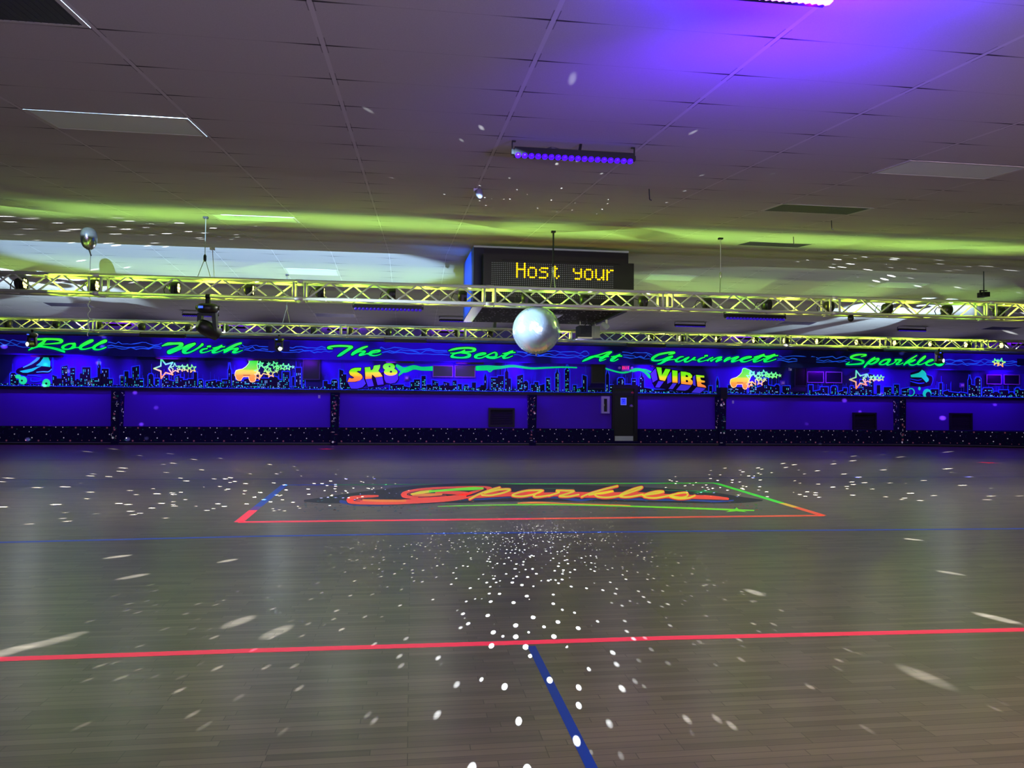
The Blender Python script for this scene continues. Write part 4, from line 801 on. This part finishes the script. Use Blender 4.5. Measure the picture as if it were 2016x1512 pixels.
for a, b, y, lab in ((697, 832, 597, 'black light bar clamped under the near truss left of the message sign'), (1427, 1545, 617.5, 'black light bar clamped under the near truss right of the message sign')):
    c = on_y((a + b) / 2, y, T1Y + .03); bar((c.x, T1Y + .03, T1B - .075), 1.04, lab, .07, 2)
for a, b, y, lab in ((275, 365, 657, 'black light bar under the far truss above the word With'), (758, 838, 668, 'black light bar under the far truss just left of the word Best'), (1233, 1313, 675, 'black light bar under the far truss left above the long word'), (1660, 1750, 684, 'black light bar under the far truss above the last word')):
    c = on_y((a + b) / 2, y, T2Y); bar((c.x, T2Y + .03, T2B - .075), 1.0, lab, .07, lit=False)
CB = [(360, 430, 620, 'slim violet bar on the far ceiling behind the hanging black moving head'), (865, 930, 631, 'slim violet bar on the far ceiling under the left of the soffit'), (1327, 1390, 641, 'slim violet bar on the far ceiling right of the soffit'), (1765, 1825, 650, 'slim violet bar on the far ceiling inside the white beam patch')]
for a, b, y, lab in CB:
    c = on_c2((a + b) / 2, y - 6); z = ceil_z(c.y); bar((c.x, c.y, z - .1), 1.02, lab, .095, 2)
for a, b, y, lab in ((187, 262, 653, 'black light bar at the ceiling just above and right of the word Roll'), (420, 482, 659, 'black light bar at the ceiling above and right of the word With'), (645, 705, 663, 'black light bar at the ceiling above the word The'), (858, 915, 667, 'black light bar at the ceiling above the start of the word Best'), (1064, 1110, 671, 'black light bar at the ceiling right behind the mirror ball'), (1455, 1505, 678, 'black light bar at the ceiling above the end of the long word'), (1992, 2040, 690, 'black light bar at the ceiling at the right edge of the photo')):
    Y = 25.6; c = on_y((a + b) / 2, y, Y); z = ceil_z(Y) - .1
    bar((c.x, Y, z), 1.02, lab, .095, lit=False)
    area('black_light_beam', (c.x, Y, z - .06), (c.x, BY, 3.4), 30, UV, 1.0, .06)
WB = [(65, 120, 699, 'black light bar under the fascia above the teal skate'), (310, 365, 701, 'black light bar under the fascia above the left star trail'), (490, 545, 707, 'black light bar under the fascia above the left orange skate'), (760, 815, 712, 'black light bar under the fascia right of the SK8 lettering'), (900, 950, 716, 'black light bar under the fascia above the right one of two framed boards'), (1278, 1335, 719.5, 'black light bar under the fascia above the VIBE lettering')]
for a, b, y, lab in WB:
    Y = BY - .06; c = on_y((a + b) / 2, y, Y); bar((c.x, Y, bz0 - .05), 1.02, lab, .05, lit=False)
for px in (60, 150, 335, 480, 600, 760, 900, 1010, 1265, 1480, 1620, 1710, 1850, 1960):
    x = on_y(px, 720, YW).x; area('black_light_beam', (x, YW - .62, 3.14), (x, YW, 1.3), 26, UV, .7, .06)  # violet lamps added where the wall is bright, several with no bar

# ================================================================== soffit and message sign
sx0, sx1 = on_y(932, 540, 14.2).x, on_y(1237, 540, 14.2).x
sz = on_y(932, 600, 14.2).z; SY0, SY1 = 14.2, 17.0
sof = thing('hanging_soffit', 'boxy black soffit under the ceiling with a blue left side', 'soffit', ((sx0 + sx1) / 2, 15.6, sz))
ct = lambda y: ceil_z(y)
m = MB(); m.hexa([(sx0 + .02, SY0, sz), (sx1, SY0, sz), (sx1, SY1, sz), (sx0 + .02, SY1, sz)], [(sx0 + .02, SY0, ct(SY0) - .02), (sx1, SY0, ct(SY0) - .02), (sx1, SY1, ct(SY1) - .02), (sx0 + .02, SY1, ct(SY1) - .02)]); obj('soffit_box', m, mat('soffit_black', (8, 6, 16), .5), sof)
m = MB(); m.hexa([(sx0, SY0, sz), (sx0 + .018, SY0, sz), (sx0 + .018, SY1, sz), (sx0, SY1, sz)], [(sx0, SY0, ct(SY0) - .02), (sx0 + .018, SY0, ct(SY0) - .02), (sx0 + .018, SY1, ct(SY1) - .02), (sx0, SY1, ct(SY1) - .02)]); obj('side_panel', m, mat('soffit_blue_lit', (50, 110, 255), .5, 0, .0), sof, label='bright blue side panel')  # blue light on this panel is put into its base colour
m = MB(); m.box((sx0, SY0 - .02, sz), (sx0 + .2, SY0, ct(SY0) - .03)); m.box((sx0, SY0 - .02, sz - .02), (sx0 + .2, SY1, sz)); obj('corner_strip', m, mat('grey_strip', (36, 40, 58), .4, .4), sof, label='grey metal corner strip')
m = MB(); m.box((sx0 + .2, SY0 + .05, sz - .015), (sx1, SY1, sz)); obj('carpeted_underside', m, dots_mat(), sof, label='star-speckled carpet underside')
m = MB(); q = on_y(1096, 607, 15); m.box((2.55, 15.1, sz - .04), (3.1, 16.4, sz - .015)); obj('access_hatch', m, mat('grey_hatch', (92, 100, 120), .5), sof)
m = MB(); m.box((sx1 - .12, SY0, sz - .06), (sx1 - .02, SY1, sz - .012)); obj('edge_rail', m, M_DARK, sof)
m = MB(); m.box((sx0, SY0 - .03, ct(SY0) - .045), (sx1, SY0, ct(SY0) - .01)); obj('top_trim', m, mat('pale_trim', (190, 190, 205), .6), sof, label='pale strip along the ceiling')
LY = 13.8
lx0, lx1 = on_y(952, 540, LY).x, on_y(1248, 540, LY).x; lz1 = on_y(952, 499, LY).z - .01; lz0 = 3.46
sgn = thing('message_sign', 'black dot-matrix sign with amber words hanging below the ceiling', 'sign', ((lx0 + lx1) / 2, LY, lz0))
m = MB(); m.box((lx0, LY, lz0), (lx1, SY0 - .02, lz1 - .08)); m.box((lx0, LY + .04, lz1 - .08), (lx1 - .12, SY0 - .02, lz1 + .02)); obj('cabinet', m, mat('sign_black', (9, 6, 18), .4), sgn)
gx0 = on_y(967, 515, LY).x; gx1 = on_y(1208, 522, LY).x; gz1 = on_y(967, 515, LY).z; NC, NR = 65, 18; pt = (gx1 - gx0) / NC
FONT = {'H': ['10001'] * 3 + ['11111'] + ['10001'] * 4, 'o': ['00000', '00000', '01110', '10001', '10001', '10001', '10001', '01110'], 's': ['00000', '00000', '01111', '10000', '01110', '00001', '00001', '11110'], 't': ['00100', '00100', '11111', '00100', '00100', '00100', '00101', '00010'], 'y': ['00000', '00000', '10001', '10001', '01111', '00001', '00001', '01110'], 'u': ['00000', '00000', '10001', '10001', '10001', '10001', '10011', '01101'], 'r': ['00000', '00000', '10110', '11001', '10000', '10000', '10000', '10000'], ' ': ['00000'] * 8}
FONT['t'] = ['00000', '00100', '01110', '00100', '00100', '00100', '00101', '00010']; FONT['o'] = ['00000', '00000', '01110', '10001', '10001', '10001', '10001', '01110']
on = set(); c0 = round((on_y(1017, 520, LY).x - gx0) / pt)
for i, ch in enumerate('Host your'):
    for r in range(8):
        for c in range(5):
            if FONT[ch][r][c] == '1': on.add((r, c0 + i * 6 + c))
ma = MB(); LT = {}; M_AMBER = mat('amber_led', (255, 190, 0), .4, 0, 2.2, (255, 200, 0))
ma.box((gx0, LY - .006, gz1 - NR * pt), (gx1, LY, gz1)); ma.mi = 1
for r in range(NR):
    for c in range(NC):
        x = gx0 + (c + .5) * pt; z = gz1 - (r + .5) * pt
        if (r, c) in on: LT.setdefault((c - c0) // 6, MB()).lathe((x, LY - .006, z), (0, -1, 0), [(0, pt * .46), (.006, pt * .38)], 8)
        else: ma.face([(x + pt * .26 * math.cos(k * PI / 3), LY - .008, z + pt * .26 * math.sin(k * PI / 3)) for k in range(6)])
obj('led_matrix', ma, [mat('matrix_black', (6, 5, 10), .5), mat('unlit_led', (150, 150, 170), .3)], sgn)
for k_ in sorted(LT): obj('lit_letter', LT[k_], M_AMBER, sgn, label='letter %s in amber dots' % 'Host your'[k_])
m = MB(); m.box((lx0 + .35, LY - .03, lz1 - .11), (lx1 - .3, LY, lz1 - .08)); obj('top_lip', m, M_DARK, sgn)

# effect light hung below the soffit
ex = 3.56; a = on_y(1140, 640, 16.3); b = on_y(1164, 668, 16.3); zz0, zz1 = on_y(1150, 667, 16.3).z, on_y(1150, 641, 16.3).z
ef = thing('effect_light', 'boxy black effect light hung beneath the soffit beside the mirror ball', 'stage light', ((a.x + b.x) / 2, 16.4, zz0))
m = MB(); m.box((a.x, 16.25, zz0 + .03), (b.x, 16.65, zz1)); m.box((a.x + .02, 16.23, zz0 + .1), (a.x + .09, 16.25, zz1 - .06)); m.box((a.x + .14, 16.22, zz0 + .12), (b.x - .02, 16.25, zz1 - .05)); obj('housing', m, mat('effect_navy', (30, 34, 50), .4, .3), ef)
m = MB(); m.box((a.x - .05, 16.2, zz0), (b.x, 16.68, zz0 + .03)); obj('base_plate', m, M_STEEL, ef)
m = MB(); m.box((b.x, 16.25, zz0 + .02), (b.x + .19, 16.65, zz1 - .01)); m.box((b.x + .05, 16.235, zz0 + .07), (b.x + .14, 16.25, zz1 - .05)); obj('side_housing', m, mat('effect_grey', (150, 155, 150), .4, .4), ef)
for xx in (a.x + .05, b.x + .12): obj('hanging_bar', MB().box((xx - .012, 16.4, zz1 - .02), (xx + .012, 16.43, sz - .01)), M_STEEL, ef)
obj('cable', MB().path([Vector((a.x + .15, 16.45, zz1)), Vector((a.x + .22, 16.45, zz1 + .08)), Vector((b.x, 16.45, zz1 + .07)), Vector((b.x + .08, 16.45, zz1))], .01, 6), M_DARK, ef)
# pinspot on the soffit rail
p = on_y(1184, 620, 15.6)
ps = thing('pinspot', 'small pale pinspot with a clamp under the right edge of the soffit', 'stage light', (p.x, 15.6, sz - .07))
px_ = sx1 - .07
ps.location.x = px_; ORG[ps.name] = Vector(ps.location)
obj('clamp', MB().tube((px_, 15.55, sz - .02), (px_, 15.65, sz - .02), .05, 10).box((px_ - .02, 15.58, sz - .14), (px_ + .02, 15.62, sz - .05)), M_STEEL, ps)
obj('lamp_can', MB().lathe((px_ - .1, 15.6, sz - .13), (.7, -.1, -.6), [(0, .03), (.03, .055), (.17, .06), (.18, .05)], 14), mat('can_white', (200, 210, 220), .35), ps)
obj('lamp_lens', MB().disc((px_ - .1 + .128 * 1, 15.6 - .018, sz - .13 - .11), (.7, -.1, -.6), .045, 12), mat('lens_pale', (220, 235, 255), .2, 0, 1.2), ps)

# ================================================================== mirror ball
bc = on_y(1056, 650, T1Y + .16); R = .385
mb_ = thing('mirror_ball', 'large mirror ball hanging under the near truss', 'mirror ball', bc)
m = MB(); n, k = 84, 44; rings = []
for j in range(1, k): th = PI * j / k; rings.append([m.b.verts.new((bc.x + R * math.sin(th) * math.cos(2 * PI * i / n), bc.y + R * math.sin(th) * math.sin(2 * PI * i / n), bc.z + R * math.cos(th))) for i in range(n)])
for A, B in zip(rings, rings[1:]):
    for i in range(n): m.b.faces.new((A[i], B[i], B[(i + 1) % n], A[(i + 1) % n]))
m.b.faces.new(rings[0]); m.b.faces.new(rings[-1][::-1])
for v in m.b.verts: v.co = bc + (v.co - bc) * (1 + random.uniform(-.0035, .0035))
obj('mirror_tiles', m, mat('mirror_glass', (200, 222, 245), .17, .72), mb_)
obj('hanging_rod', MB().tube((bc.x, bc.y, bc.z + R - .01), (bc.x, bc.y, T1B), .012, 8), M_STEEL, mb_)
obj('motor', MB().lathe((bc.x, bc.y, bc.z + R + .0), (0, 0, 1), [(0, .05), (.03, .05), (.035, .02)], 14), M_DARK, mb_)
obj('bottom_pin', MB().lathe((bc.x, bc.y, bc.z - R - .035), (0, 0, 1), [(0, .006), (.02, .014), (.05, .014)], 8), M_STEEL, mb_)

# ================================================================== moving heads
def mover(x, Y, ztop, aim, lab, on_, sc=1):
    t = thing('moving_head', lab, 'stage light', (x, Y, ztop), 'moving head lights'); z = ztop
    obj('clamp', MB().tube((x - .03, Y, z + .02), (x + .03, Y, z + .02), .042, 10).box((x - .03, Y - .03, z - .1), (x + .03, Y + .03, z + .01)), M_DARK, t)
    m = MB(); m.lathe((x, Y, z - .24), (0, 0, 1), [(0, .1), (.03, .15), (.1, .16), (.14, .13), (.15, .08)], 20); m.tube((x - .17, Y, z - .15), (x + .17, Y, z - .15), .035, 10); b_ = obj('base', m, M_DPLAS, t)
    obj('display', MB().box((x - .09, Y - .17, z - .175), (x - .03, Y - .155, z - .145)), mat('display_blue', (60, 90, 255), .3, 0, 2.5, (50, 80, 255)), b_)
    m = MB()
    for s_ in (-1, 1): m.hexa([(x + s_ * .12 - .025, Y - .05, z - .5), (x + s_ * .12 + .025, Y - .05, z - .5), (x + s_ * .12 + .025, Y + .05, z - .5), (x + s_ * .12 - .025, Y + .05, z - .5)], [(x + s_ * .1 - .03, Y - .07, z - .24), (x + s_ * .1 + .03, Y - .07, z - .24), (x + s_ * .1 + .03, Y + .07, z - .24), (x + s_ * .1 - .03, Y + .07, z - .24)])
    m.box((x - .13, Y - .07, z - .27), (x + .13, Y + .07, z - .235)); obj('yoke', m, M_DPLAS, t)
    d = Vector(aim).normalized(); c = Vector((x, Y, z - .47))
    h = obj('head', MB().lathe(c - d * .17, d, [(0, .05), (.03, .09), (.12, .115), (.27, .11), (.34, .095), (.35, .095), (.35, .08)], 20), M_DPLAS, t)
    obj('lens', MB().lathe(c + d * .165, d, [(0, .078), (.012, .07), (.02, .04)], 16), M_SPOT if on_ else mat('lens_dark', (30, 34, 50), .08), h)
    t.scale = (sc, sc, sc)
    return Vector((x, Y, z)) + (c + d * .2 - Vector((x, Y, z))) * sc
mover(on_y(410, 600, T1Y + .05).x, T1Y + .03, T1B, (.55, .5, -.35), 'unlit black moving head hanging under the left of the near truss', 0)
MH = []
for px, lab, aim in ((62, 'lit moving head under the far truss at the left of the word Roll', (-.45, -1, -.12)), (549, 'lit moving head under the far truss between the words With and The', (.42, -1, -.12)), (1850, 'lit moving head under the far truss over the end of the last word', (.42, -1, -.05))):
    MH.append(mover(on_y(px, 670, T2Y).x, T2Y + .03, T2B, aim, lab, 1, .68))

# ================================================================== ceiling fittings
def panel(xc, Yc, name, lab, cat, mats, frame=True, drop=.012):
    """a fitting that fills one ceiling tile"""
    i = round((xc - GX0) / GX - .5); j = round((Yc - GY0) / GY - .5); x0 = GX0 + i * GX + .014; x1 = x0 + GX - .028; y0 = GY0 + j * GY + .01; y1 = y0 + GY - .02
    f = lambda y, d: ceil_z(y) - d
    t = thing(name, lab, cat, ((x0 + x1) / 2, (y0 + y1) / 2, f((y0 + y1) / 2, 0)))
    m = MB(); w_ = .03
    for a, b, c, d in ((x0, x1, y0, y0 + w_), (x0, x1, y1 - w_, y1), (x0, x0 + w_, y0 + w_, y1 - w_), (x1 - w_, x1, y0 + w_, y1 - w_)):
        m.hexa([(a, c, f(c, drop)), (b, c, f(c, drop)), (b, d, f(d, drop)), (a, d, f(d, drop))], [(a, c, f(c, 0)), (b, c, f(c, 0)), (b, d, f(d, 0)), (a, d, f(d, 0))])
    obj('frame', m, mats[0], t); m = MB()
    a, b, c, d = x0 + w_, x1 - w_, y0 + w_, y1 - w_
    if name == 'troffer_light': m.hexa([(a, c, f(c, drop * .6)), (b, c, f(c, drop * .6)), (b, d, f(d, drop * .6)), (a, d, f(d, drop * .6))], [(a, c, f(c, 0)), (b, c, f(c, 0)), (b, d, f(d, 0)), (a, d, f(d, 0))]); obj('diffuser', m, mats[1], t)
    else:
        m.hexa([(a, c, f(c, .002)), (b, c, f(c, .002)), (b, d, f(d, .002)), (a, d, f(d, .002))], [(a, c, f(c, 0)), (b, c, f(c, 0)), (b, d, f(d, 0)), (a, d, f(d, 0))])
        n = 30
        for q in range(n): xx = a + (b - a) * (q + .5) / n; m.hexa([(xx - .004, c, f(c, drop)), (xx + .004, c, f(c, drop)), (xx + .004, d, f(d, drop)), (xx - .004, d, f(d, drop))], [(xx - .004, c, f(c, .002)), (xx + .004, c, f(c, .002)), (xx + .004, d, f(d, .002)), (xx - .004, d, f(d, .002))])
        obj('grille', m, mats[1], t)
M_DIF = mat('diffuser_acrylic', (225, 236, 225), .7); TR = [M_GRID, M_DIF]; GR = [M_GRID, mat('grille_dark', (42, 36, 60), .6)]
for x, Y, lab in ((-2.45, 6.4, 'unlit recessed troffer light at the upper left, catching green light'), (5.05, 6.4, 'unlit recessed troffer light at the right edge of the ceiling'), (-2.3, 11.95, 'unlit recessed troffer light in the green band left of the message sign'), (-2.5, 18.0, 'unlit recessed troffer light in the white patch behind the near truss'), (6.5, 17.8, 'unlit recessed troffer light just right of the message sign'), (13.1, 17.5, 'unlit recessed troffer light behind the near truss at the far right')): panel(x, Y, 'troffer_light', lab, 'ceiling light', TR, drop=.004)
for x, Y, lab in ((-2.4, 4.1, 'slatted return grille in the upper left corner of the ceiling'), (4.75, 9.1, 'dark return grille in the ceiling in front of the right green band'), (-10.3, 23.1, 'dark return grille in the far ceiling above the word Roll'), (-2.55, 23.35, 'dark return grille in the far ceiling above the word The'), (13.1, 23.2, 'dark return grille in the far ceiling above the lightning before the last word'), (20.6, 23.2, 'dark return grille in the far ceiling at the right edge'), (6.0, 12.6, 'dark return grille in the ceiling behind the right green band')): panel(x, Y, 'return_grille', lab, 'vent', GR, drop=.003)
p = on_c1(938, 372); z = ceil_z(p.y); t = thing('motion_sensor', 'small pale motion sensor on the ceiling left of the message sign', 'sensor', (p.x, p.y, z))
obj('mount', MB().box((p.x - .035, p.y - .03, z - .03), (p.x + .035, p.y + .03, z)), M_WHITE, t); obj('sensor_body', MB().lathe((p.x + .02, p.y - .01, z - .02), (.3, -.2, -1), [(0, .045), (.05, .042), (.09, .025), (.1, .01)], 14), mat('sensor_grey', (150, 145, 155), .5), t)
for (a, b), lab in (((1562, 466), 'thin ceiling hook in front of the green band at the right'), ((1278, 372), 'thin ceiling hook right of the ceiling black light bar'), ((1637, 434), 'thin bent ceiling hook below the right return grille')):
    p = on_c1(a, b); z = ceil_z(p.y); m = MB().tube((p.x, p.y, z), (p.x + .005, p.y, z - .12), .006, 6).tube((p.x + .005, p.y, z - .12), (p.x + .03, p.y, z - .13), .006, 6); tag(obj('ceiling_hook', m, M_DARK), lab, 'hook')
# small projector hung from the far slope at the right, and a dome camera under the near truss
p = on_y(1937, 579, 15.6); zc = ceil_z(15.6); t = thing('hanging_projector', 'small black spotlight hung from the ceiling at the right edge', 'stage light', (p.x, 15.6, zc))
obj('drop_pole', MB().tube((p.x, 15.6, p.z + .05), (p.x, 15.6, zc), .012, 6), M_DARK, t); obj('bracket', MB().box((p.x - .09, 15.58, p.z + .07), (p.x + .07, 15.62, p.z + .09)).box((p.x - .1, 15.58, p.z - .03), (p.x - .085, 15.62, p.z + .09)), M_DARK, t); obj('housing', MB().box((p.x - .075, 15.5, p.z - .07), (p.x + .075, 15.72, p.z + .04)), M_DPLAS, t)
p = on_y(1677, 625, T1Y); t = thing('dome_camera', 'small black dome camera under the near truss at the right', 'camera', (p.x, T1Y + .03, T1B))
obj('bracket', MB().box((p.x - .03, T1Y, T1B - .04), (p.x + .03, T1Y + .06, T1B + .0)), M_DARK, t); obj('dome', MB().lathe((p.x, T1Y + .03, T1B - .03), (0, 0, -1), [(0, .045), (.03, .05), (.06, .04), (.08, .015)], 14), M_DPLAS, t)
# foil balloon resting against the ceiling, ribbon hanging down
p = on_y(175, 470, 12.35); t = thing('foil_balloon', 'silver foil balloon floating at the ceiling with a curly ribbon', 'balloon', p)
m = MB(); prof = []; n = 20
for j in range(0, 19):
    th = PI * j / 18; rr = .165 * math.sin(th) ** .8 * (1 + .12 * math.cos(th)); prof.append((.175 * math.cos(th), rr))
m.lathe(p, (0, 0, 1), prof, n)
for v in m.b.verts:
    q = v.co - p; a = math.atan2(q.y, q.x); f_ = 1 + .05 * math.sin(9 * a) * (abs(q.z) / .17); v.co = p + Vector((q.x * .68 * f_, q.y * f_, q.z))
bl = obj('balloon_skin', m, mat('silver_foil', (150, 146, 152), .22, .9), t)
obj('tail', MB().hexa([(p.x - .005, p.y - .004, p.z - .17), (p.x + .012, p.y - .004, p.z - .17), (p.x + .012, p.y + .004, p.z - .17), (p.x - .005, p.y + .004, p.z - .17)], [(p.x + .03, p.y - .004, p.z - .27), (p.x + .05, p.y - .004, p.z - .27), (p.x + .05, p.y + .004, p.z - .27), (p.x + .03, p.y + .004, p.z - .27)]), mat('silver_foil', 0), t)
pts = []; z = p.z - .17; zend = on_y(179, 664, 12.35).z; i = 0
while z > zend: k_ = min(1, max(0, (p.z - .6 - z) / .3)); pts.append(Vector((p.x + .03 + .018 * k_ * math.sin(i * .9), p.y + .018 * k_ * math.cos(i * .9), z))); z -= .022; i += 1
obj('ribbon', MB().path(pts, .0045, 4), mat('white_ribbon', (200, 200, 205), .5), t)

# ================================================================== show beams
def gobo(l, build):
    l.data.use_nodes = True; k = NT(l.data); nt = l.data.node_tree
    em = [n for n in nt.nodes if n.type == 'EMISSION'][0]; tc = k.add('TexCoord')
    k.link(build(k, tc.outputs['Normal']), em.inputs['Strength'])
def dots(scale, r, dens=1.0, seed=0.0):
    def f(k, n):
        mp = k.add('Mapping'); mp.inputs['Location'].default_value = (seed, seed * .7, seed * 1.3); k.link(n, mp.inputs[0])
        v = k.add('TexVoronoi'); v.inputs['Scale'].default_value = scale; v.inputs['Randomness'].default_value = .95; k.link(mp.outputs[0], v.inputs[0])
        mr = k.add('MapRange'); k.link(v.outputs['Distance'], mr.inputs[0]); mr.inputs[1].default_value = r; mr.inputs[2].default_value = r * .42; mr.inputs[3].default_value = 0; mr.inputs[4].default_value = 1
        sp = k.add('SeparateXYZ'); k.link(v.outputs['Color'], sp.inputs[0])
        return k.math('MULTIPLY', mr.outputs[0], k.math('MULTIPLY', k.math('LESS_THAN', sp.outputs[0], dens), k.math('ADD', .25, sp.outputs[1])))
    return f
def ball_spot(aim, cone, e, sc, r, dens, seed, blend=.5):
    d = (Vector(aim) - bc).normalized(); l = light('SPOT', 'mirror_ball_reflection', bc + d * (R + .03), e, (.9, .96, 1), aim, spot_size=cone, spot_blend=blend, shadow_soft_size=0)
    gobo(l, dots(sc, r, dens, seed)); return l
ball_spot((.75, 7.0, 0), math.radians(66), 12500, 82, .21, .85, 1.0, 1)
ball_spot((-6.2, 15.0, 0), math.radians(80), 480000, 40, .18, .5, 2.0, 1)
ball_spot((11.0, 15.5, 0), math.radians(62), 480000, 40, .18, .5, 3.0, 1)
ball_spot((-7.4, 14.0, 4.6), math.radians(22), 150000, 36, .17, .85, 4.0)
ball_spot((15.0, 17.0, 4.78), math.radians(21), 260000, 40, .17, .85, 5.0)
ball_spot((1.7, 8.6, 4.0), math.radians(60), 3000, 26, .12, .5, 6.0)
ball_spot((1.5, 10.6, 0), math.radians(84), 5200, 96, .2, .8, 7.0, .8)
for bx, by, be in ((15, 1283, 1.0), (112, 1260, .6), (470, 1224, .5), (545, 1244, .45), (1962, 1217, 1.0), (1820, 1332, .5), (1485, 1166, .4), (1872, 1128, .5), (262, 1135, .5), (232, 1096, .6), (448, 1104, .5), (1797, 1062, .6)):
    q = on_z(bx, by); d_ = (q - bc).normalized(); light('SPOT', 'mirror_ball_reflection', bc + d_ * (R + .03), 26000 * be, (.85, .95, 1), q, spot_size=math.radians(1.2), spot_blend=1, shadow_soft_size=0)  # spots of another source, added here as beams from the ball
light('SPOT', 'ball_key', MH[1] + Vector((.1, -.3, 0)), 2500, (.85, .93, 1), bc, spot_size=math.radians(5), spot_blend=.2, shadow_soft_size=.05)
light('SPOT', 'ball_key', (-9, 10.6, 3.5), 16000, (.72, .88, 1), bc, spot_size=math.radians(4), spot_blend=.2, shadow_soft_size=.05)
light('SPOT', 'ball_key', (.6, 8.2, 3.95), 2600, (.55, .74, 1), bc + Vector((-.05, 0, -.02)), spot_size=math.radians(8.5), spot_blend=.3, shadow_soft_size=.05)  # unseen key lamp added above to brighten the ball
light('SPOT', 'side_panel_fill', (-4.3, T1Y + .1, T1T + .1), 2600, (.1, .42, 1), (sx0, 15.6, 4.1), spot_size=math.radians(17), spot_blend=.6, shadow_soft_size=0)  # blue spot added to brighten the soffit side panel, no can there
# white wash skimming along the ceiling from a lamp above the near end of the rink; it only catches the slope beyond the ridge
def skim(x, y, aim, half, flat, e, col=(.72, .86, 1)):
    z = ceil_z(y) - .001; l = light('SPOT', 'ceiling_wash', (x, y, z), e, col, aim, spot_size=half * 2, spot_blend=.25, shadow_soft_size=.0); l.scale = (1, flat, 1); return l
skim(.7, -4.5, (-3.85, 17.3, 4.785), math.radians(13.3), .07, 150000, (.42, .68, 1))
skim(6.5, -4.5, (9.8, 17.6, 4.76), math.radians(14), .05, 15000, (.7, .95, .85))
def swirl(k, n):
    mp = k.add('Mapping'); mp.inputs['Scale'].default_value = (1.4, 1.4, .2); k.link(n, mp.inputs[0])
    t = k.add('TexNoise'); t.inputs['Scale'].default_value = 1.5; t.inputs['Detail'].default_value = 0; t.inputs['Distortion'].default_value = 1.2; k.link(mp.outputs[0], t.inputs[0])
    mr = k.add('MapRange'); k.link(t.outputs[0], mr.inputs[0]); mr.inputs[1].default_value = .47; mr.inputs[2].default_value = .52; return mr.outputs[0]
for p_, aim_, e_ in ((MH[0], (-9.7, 20.6, 4.5), 900), (MH[2], (14.6, 20.6, 4.5), 1600)):
    l = light('SPOT', 'moving_head_beam', p_ + Vector((0, .65, -.1)), e_, (.58, .8, 1), aim_, spot_size=math.radians(92), spot_blend=.25, shadow_soft_size=0); gobo(l, swirl)
